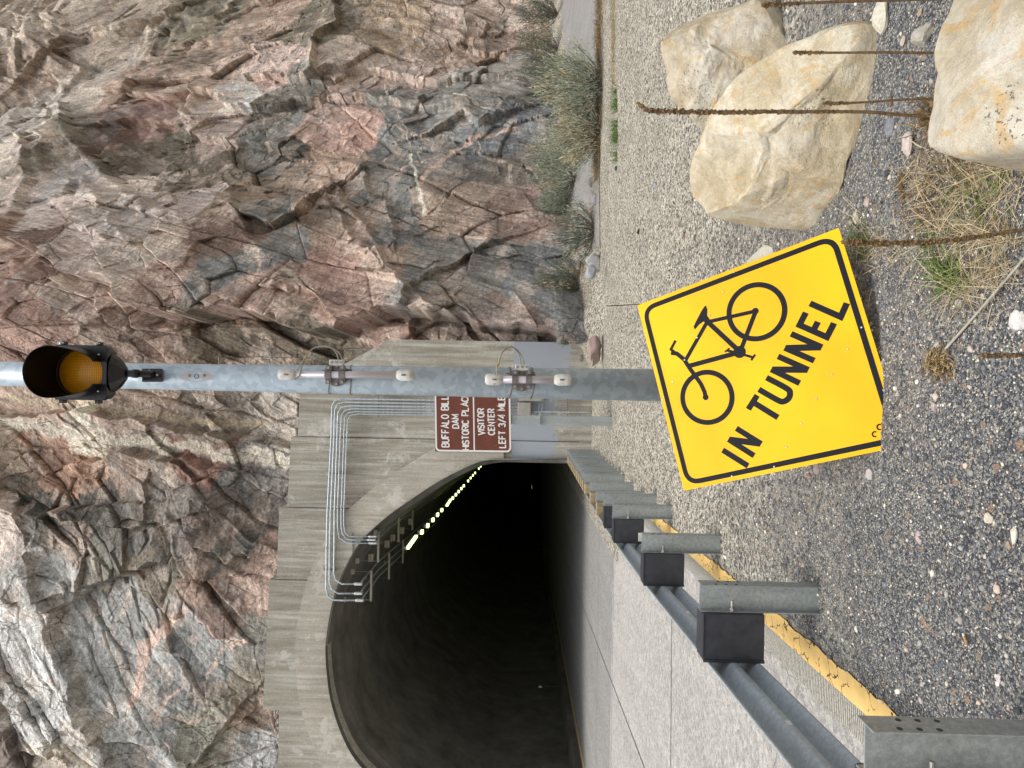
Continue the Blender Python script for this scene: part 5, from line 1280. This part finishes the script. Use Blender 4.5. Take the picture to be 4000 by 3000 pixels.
# gravel pebbles: uncountable
npb = 72000
u1 = rng.random(npb); Yb = 1.55 + 7.5 * u1 ** 1.7; Xb = yl(3) - .03 + (np.abs(.62 * Yb) + 1.75) * rng.random(npb) + 0.
Xb = np.where(rng.random(npb) < .35, -1.45 + 2.6 * rng.random(npb), Xb)
Zb = ghz(Xb, Yb); rb = (.0022 + .0036 * rng.random(npb) ** 2.2 + .010 * rng.random(npb) ** 34) * (1 + .05 * Yb)
octv = np.array([(1, 0, 0), (0, 1, 0), (-1, 0, 0), (0, -1, 0), (0, 0, .75), (0, 0, -.6), ], float)
ico = []
for a in (-1, 1):
    for b in (-1, 1): ico += [(0, a, b * 1.618), (a, b * 1.618, 0), (a * 1.618, 0, b)]
ico = np.array(ico) / 1.902
from itertools import combinations
icf = []
for t in combinations(range(12), 3):
    if all(abs(np.linalg.norm(ico[t[i]] - ico[t[j]]) - 1.0515) < .02 for i, j in ((0, 1), (1, 2), (0, 2))):
        a, b, c = (ico[q] for q in t); icf.append(t if np.dot(np.cross(b - a, c - a), a) > 0 else (t[0], t[2], t[1]))
icf = np.array(icf)
def pebbles(Xb, Yb, Zb, rb, cols, name, lab, cat):
    n_ = len(Xb); th = rng.random(n_) * 6.283; el = rng.uniform(.7, 1.5, n_); fl = rng.uniform(.45, .8, n_)
    base = ico[None] * (1 + .22 * rng.uniform(-1, 1, (n_, 12, 1))); x = base[..., 0] * el[:, None]; y = base[..., 1]; z = base[..., 2] * fl[:, None]
    c, s_ = np.cos(th)[:, None], np.sin(th)[:, None]
    V = np.stack([(x * c - y * s_) * rb[:, None] + Xb[:, None], (x * s_ + y * c) * rb[:, None] + Yb[:, None], z * rb[:, None] + Zb[:, None] + .2 * rb[:, None]], -1).reshape(-1, 3)
    F = (icf[None] + (np.arange(n_) * 12)[:, None, None]).reshape(-1, 3)
    o = mesh_np(name, V, F, M['pebble'], col=np.repeat(cols, 12, 0)); tag(o, lab, cat, kind='stuff')
pal = lin(np.array([(80, 82, 87), (104, 107, 112), (126, 128, 130), (92, 93, 97), (148, 147, 143), (172, 168, 160), (206, 196, 176), (226, 220, 206), (196, 172, 156), (114, 119, 126)]))
pr_ = np.array([.17, .18, .17, .12, .13, .08, .05, .03, .012, .06]); ch = rng.choice(10, npb, p=pr_ / pr_.sum())
far = np.clip((Yb - 4.2) / 3, 0, 1) * .75; sw = rng.random(npb) < far; ch = np.where(sw, rng.choice([4, 5, 6, 7, 6, 5], npb), ch)
okp = (Xb > yl(3) - .02 - .032 * (Yb - 3))
pebbles(Xb[okp], Yb[okp], Zb[okp], rb[okp], pal[ch[okp]] * rng.uniform(.9, 1.4, (okp.sum(), 1)), 'gravel', 'loose mixed gravel chips spread over the verge', 'gravel')
# ================================================================== PLANTS
def blades(spec, name, mat_, lab=None, cat=None, parent=None, kind=None, seg=4):
    """spec: list of (base xyz, dir xyz, length, width, droop, colour)"""
    V = []; F = []; C = []
    for (b, d, Ln, wd, dr, col) in spec:
        b = np.array(b, float); d = np.array(d, float); d /= np.linalg.norm(d); sd_ = np.cross(d, rng.normal(size=3)); sd_ /= np.linalg.norm(sd_) + 1e-9; o = len(V)
        for k in range(seg + 1):
            t = k / seg; p = b + d * Ln * t + np.array([0, 0, -1]) * dr * Ln * t * t; w_ = wd * (1 - t * .85) / 2
            V += [p - sd_ * w_, p + sd_ * w_]; C += [col, col]
        for k in range(seg): F.append((o + 2 * k, o + 2 * k + 1, o + 2 * k + 3, o + 2 * k + 2))
    ob = mesh_np(name, np.array(V), np.array(F), mat_, parent, col=np.array(C))
    if kind or lab: tag(ob, lab, cat, kind=kind)
    return ob
def rc(a, b): t = rng.random(); return lin(np.array(a) * (1 - t) + np.array(b) * t)
def bush(px, py, Y, wdt, hgt, lab, ca_, cb_, nst=46, nl=70, tan=.25):
    g = atY(px, py, Y); zb = gz(g[0], Y) if Y < 40 else 0; c = np.array([g[0], Y, max(zb, g[2] - .1)])
    r = empty('sagebrush', tuple(c)); tag(r, lab, 'bush', 'sagebrush along the cliff foot')
    tw = MB(); sp = []
    for s_ in range(nst):
        a = rng.random() * 6.283; ou = rng.random() ** .6; tip = c + np.array([math.cos(a) * ou * wdt / 2, math.sin(a) * ou * wdt * .35, hgt * (1 - .55 * ou ** 2) * rng.uniform(.65, 1.05)])
        mid = c + (tip - c) * .5 + np.array([math.cos(a) * .05, 0, -.08 * hgt]); P = smoothpts([c + np.array([rng.normal() * .06, rng.normal() * .06, -.05]), mid, tip], 4)
        tw.tube(P, [.016 * (1 - .8 * i / (len(P) - 1)) for i in range(len(P))], 4, False)
        colt = rng.random() < tan
        for l_ in range(nl):
            t = .35 + .65 * rng.random() ** .7; q = P[min(int(t * (len(P) - 1)), len(P) - 1)] + rng.normal(size=3) * .055 * hgt
            d = (tip - mid) / np.linalg.norm(tip - mid) + rng.normal(size=3) * .45; d[2] += .35
            sp.append((q, d, rng.uniform(.05, .13) * (.6 + .4 * hgt), .018, .1, rc((178, 164, 128), (214, 200, 164)) if (colt and rng.random() < .75) else rc(ca_, cb_)))
    tw.build('branches', m_bark, r); blades(sp, 'foliage', M['leaf'], parent=r, seg=2)
m_bark = m_noise('sage_bark', (82, 74, 64), (120, 110, 96), 30, .9, 0)
ga, gb = (118, 130, 112), (184, 190, 170)
for args in [
 (2335, 340, 16.4, 2.2, 1.75, 'tallest sagebrush with feathery tan plumes beside the path', ga, gb, 70, 80, .4), (2335, 520, 16.6, 2.0, 1.45, 'wide grey-green sagebrush next to the tallest one', ga, gb, 60, 80, .45),
 (2262, 700, 22.0, 2.8, 1.6, 'round grey-green sagebrush behind the path, mid group', ga, gb, 60, 80, .2), (2262, 830, 22.0, 1.9, 1.1, 'low sagebrush left of the round one', ga, gb, 40, 70, .15),
 (2325, 900, 17.6, 1.9, 1.25, 'small dark sagebrush right of the grey rocks', (84, 96, 80), (128, 138, 120), 36, 60, .25), (2312, 1120, 17.9, 1.7, 1.2, 'small sagebrush left of the grey rocks', (84, 96, 80), (132, 140, 124), 36, 60, .2),
 (2300, 1215, 17.9, 1.3, 1.0, 'scrubby sagebrush near the portal corner', (84, 96, 80), (128, 138, 120), 30, 60, .3), (2262, 1300, 17.2, .8, .6, 'smallest sagebrush tucked beside the portal corner', (84, 96, 80), (128, 138, 120), 18, 50, .3),
 (2205, 60, 34.5, 3.4, 2.2, 'dark sagebrush far right at the cliff foot, beyond the path', (70, 82, 70), (116, 124, 108), 50, 80, .15), (2208, 190, 32.5, 3.4, 2.4, 'dark olive sagebrush beyond the path, middle of three', (72, 82, 68), (118, 122, 100), 50, 80, .3),
 (2212, 300, 29.5, 3.2, 2.2, 'dark sagebrush beyond the path, next to the tallest plumes', (66, 78, 70), (112, 120, 108), 50, 80, .15), (2235, 600, 22.5, 2.2, 1.9, 'pale sagebrush rising behind the wide one', ga, gb, 44, 80, .35)]:
    bush(*args)
sp = []
for (a, b, n_) in ((2412, 360, 50), (2414, 410, 120), (2414, 490, 90), (2416, 540, 170), (2416, 605, 60)):
    for _ in range(n_):
        g = G(a, b + rng.normal() * 13); sp.append(((g[0], g[1] + rng.normal() * .06, gz(g[0], g[1])), (rng.normal() * .5, rng.normal() * .4, 1), rng.uniform(.08, .26), .012, .1, rc((88, 110, 62), (136, 152, 96))))
blades(sp, 'weeds', M['leaf'], 'row of small green weeds in the pavement crack', 'weeds', kind='stuff')
sp = []
for _ in range(3200):
    y = rng.uniform(-100, 700); g = G(2352 - .02 * y + rng.normal() * 5, y); sp.append(((g[0], g[1], gz(g[0], g[1]) + .03), (rng.normal() * .9, rng.normal() * .5, .5), rng.uniform(.08, .34), .013, .3, rc((84, 68, 48), (168, 148, 112))))
for _ in range(900):
    y = rng.uniform(-100, 330); g = G(2398 + rng.normal() * 6, y); sp.append(((g[0], g[1], gz(g[0], g[1])), (rng.normal() * .9, rng.normal() * .4, .3), rng.uniform(.05, .2), .008, .3, rc((120, 102, 76), (190, 172, 134))))
for _ in range(1600):
    y = rng.uniform(700, 1330); g = G(2325 + rng.normal() * 14, y); sp.append(((g[0], g[1], gz(g[0], g[1])), (rng.normal() * .7, rng.normal() * .5, .6), rng.uniform(.05, .2), .008, .3, rc((110, 92, 66), (170, 150, 112))))
blades(sp, 'dead_grass', M['twig'], 'strips of dead grass litter along the path edges', 'grass', kind='stuff')
sp = []
def gclump(cx, cy, n_, sxp, syp, L0, L1, cols, wd=.0035, up=.9):
    for _ in range(n_):
        g = G(cx + rng.normal() * sxp, cy + rng.normal() * syp); a = rng.normal() * 1.3; sp.append(((g[0], g[1], gz(g[0], g[1]) - .005), (math.cos(rng.random() * 6.28) * rng.uniform(.3, 1.6), math.sin(rng.random() * 6.28) * rng.uniform(.3, 1.2), up * rng.uniform(.15, 1.1)), rng.uniform(L0, L1), wd * rng.uniform(.6, 1.5), rng.uniform(.0, .35), rc(*cols)))
dry = ((160, 142, 108), (216, 200, 166)); drk = ((96, 74, 46), (150, 124, 84))
gclump(3840, 760, 330, 95, 120, .06, .24, dry); gclump(3930, 960, 260, 60, 90, .06, .24, dry); gclump(3700, 900, 260, 70, 80, .05, .2, dry); gclump(3640, 700, 260, 50, 80, .04, .16, dry)
gclump(3780, 640, 170, 60, 60, .05, .18, drk); gclump(3680, 470, 380, 45, 50, .02, .09, drk, .008); gclump(3470, 980, 200, 60, 50, .04, .18, dry); gclump(3800, 1120, 220, 80, 50, .05, .22, dry); gclump(3640, 780, 200, 60, 60, .03, .10, drk, .006)
gclump(3380, 900, 60, 30, 40, .1, .3, dry, .0025); gclump(3930, 620, 260, 50, 60, .05, .2, dry)
blades(sp, 'dry_grass', M['twig'], 'matted straw coloured dry grass around the pale boulder and sign corner', 'grass', kind='stuff', seg=5)
sp = []; grn = ((64, 92, 34), (120, 146, 70))
gclump(3380, 950, 110, 26, 40, .05, .15, grn, .005); gclump(3740, 1075, 160, 34, 24, .06, .16, grn, .006); gclump(3830, 800, 90, 60, 60, .05, .16, grn, .005); gclump(3950, 660, 60, 20, 40, .05, .14, grn, .005); gclump(3660, 970, 90, 30, 60, .05, .14, grn, .005)
blades(sp, 'green_grass', M['leaf'], 'green grass blades sprouting through the dry grass', 'grass', kind='stuff', seg=5)
# mullein stalks
def stalk(P, rad, spike, lab, name='dry_stalk', rough=1.):
    pts_ = smoothpts(P, 8); n_ = len(pts_); mb = MB(); rs = [rad * .45 * (.75 + .25 * i / n_) for i in range(n_)]
    mb.tube(pts_, rs, 8); r = empty(name, tuple(pts_[-1])); tag(r, lab, 'dead plant', 'dead mullein stalks')
    mb.build('stem', M['stalk'], r, smooth=True)
    sb = MB(); Ltot = [0]
    for i in range(1, n_): Ltot.append(Ltot[-1] + np.linalg.norm(pts_[i] - pts_[i - 1]))
    Ls = Ltot[-1] * spike; k_ = int(Ls / (rad * .42) * 5)
    for _ in range(k_):
        t = rng.random() * Ls; i = np.searchsorted(Ltot, t); i = min(max(i, 1), n_ - 1); f = (t - Ltot[i - 1]) / (Ltot[i] - Ltot[i - 1] + 1e-9); p = pts_[i - 1] * (1 - f) + pts_[i] * f
        a = rng.random() * 6.283; tp = min(1, .45 + t / (Ls * .12)) * min(1, .35 + (Ls - t) / (Ls * .3))
        d = pts_[i] - pts_[i - 1]; d /= np.linalg.norm(d); u_ = np.cross(d, [.3, 1, .2]); u_ /= np.linalg.norm(u_); v_ = np.cross(d, u_)
        rr = rad * tp * (1 - .62 * t / Ls) * rng.uniform(.45, 1.05); c = p + (u_ * math.cos(a) + v_ * math.sin(a)) * rr * .75; sb.ball(c, rad * .30 * rng.uniform(.7, 1.2), 5, (1, 1, 1.3))
    sb.build('seed_spike', M['stalk'], r); return r
Ym = 2.92
stalk([atY(a, b, Ym) for a, b in [(2491, 401), (2518, 425), (2543, 434), (2681, 436), (2844, 439), (3000, 437), (3362, 437), (3524, 449), (3655, 455)]], .017, .82, 'tallest dead mullein stalk with bent tip in front of the boulders')
stalk([atY(a, b, 2.68) for a, b in [(3099, 206), (3241, 206), (3500, 205), (3820, 210)]], .0125, .20, 'thin dead stalk crossing the largest boulder, farther right one')
stalk([atY(a, b, 2.68) for a, b in [(3214, 404), (3347, 401), (3560, 388), (3820, 384)]], .0115, .22, 'short thin dead stalk just right of the tallest one')
stalk([atY(a, b, 2.9) for a, b in [(2977, 21), (3100, 14), (3300, 6), (3500, 0), (3690, -6)]], .016, .25, 'dead stalk at the right edge of the picture')
stalk([atY(a, b, 4.6) for a, b in [(2374, 1195), (2440, 1192), (2560, 1186), (3000, 1180)]], .006, .25, 'very thin dead stalk rising behind the top corner of the yellow sign')
stalk([atY(a, b, 1.75) for a, b in [(3289, 947), (3600, 948), (3844, 922), (4000, 898), (4560, 850)]], .013, .55, 'thick dead stalk near the camera by the sign corner')
stalk([atY(a, b, 1.8) for a, b in [(3826, 1389), (3900, 1388), (4000, 1389), (4500, 1392)]], .010, .5, 'dark dead stalk tip at the bottom edge below the sign')
q0, q1 = G(3563, 668), G(3556, 795); stalk([q0 + [0, 0, .05], (q0 + q1) / 2 + [0, 0, .05], q1 + [0, 0, .03]], .016, .95, 'short dark seed spike lying beside the dry grass')
q0, q1, q2 = G(4080, 985), G(3860, 1222), G(3722, 1364); r = stalk([q0 + [0, 0, .05], q1 + [0, 0, .04], q2 + [0, 0, .03]], .013, .03, 'bleached fallen stalk with a root ball on the gravel', 'fallen_stalk')
for ch_ in r.children: ch_.data.materials[0] = M['beige']
sp = []
for _ in range(260):
    g = G(3690 + rng.normal() * 28, 1420 + rng.normal() * 28); sp.append(((g[0], g[1], gz(g[0], g[1]) + .01), (rng.normal(), rng.normal(), abs(rng.normal()) * .5), rng.uniform(.02, .07), .007, .5, rc((110, 90, 60), (176, 152, 110))))
blades(sp, 'root_ball', M['twig'], parent=r)
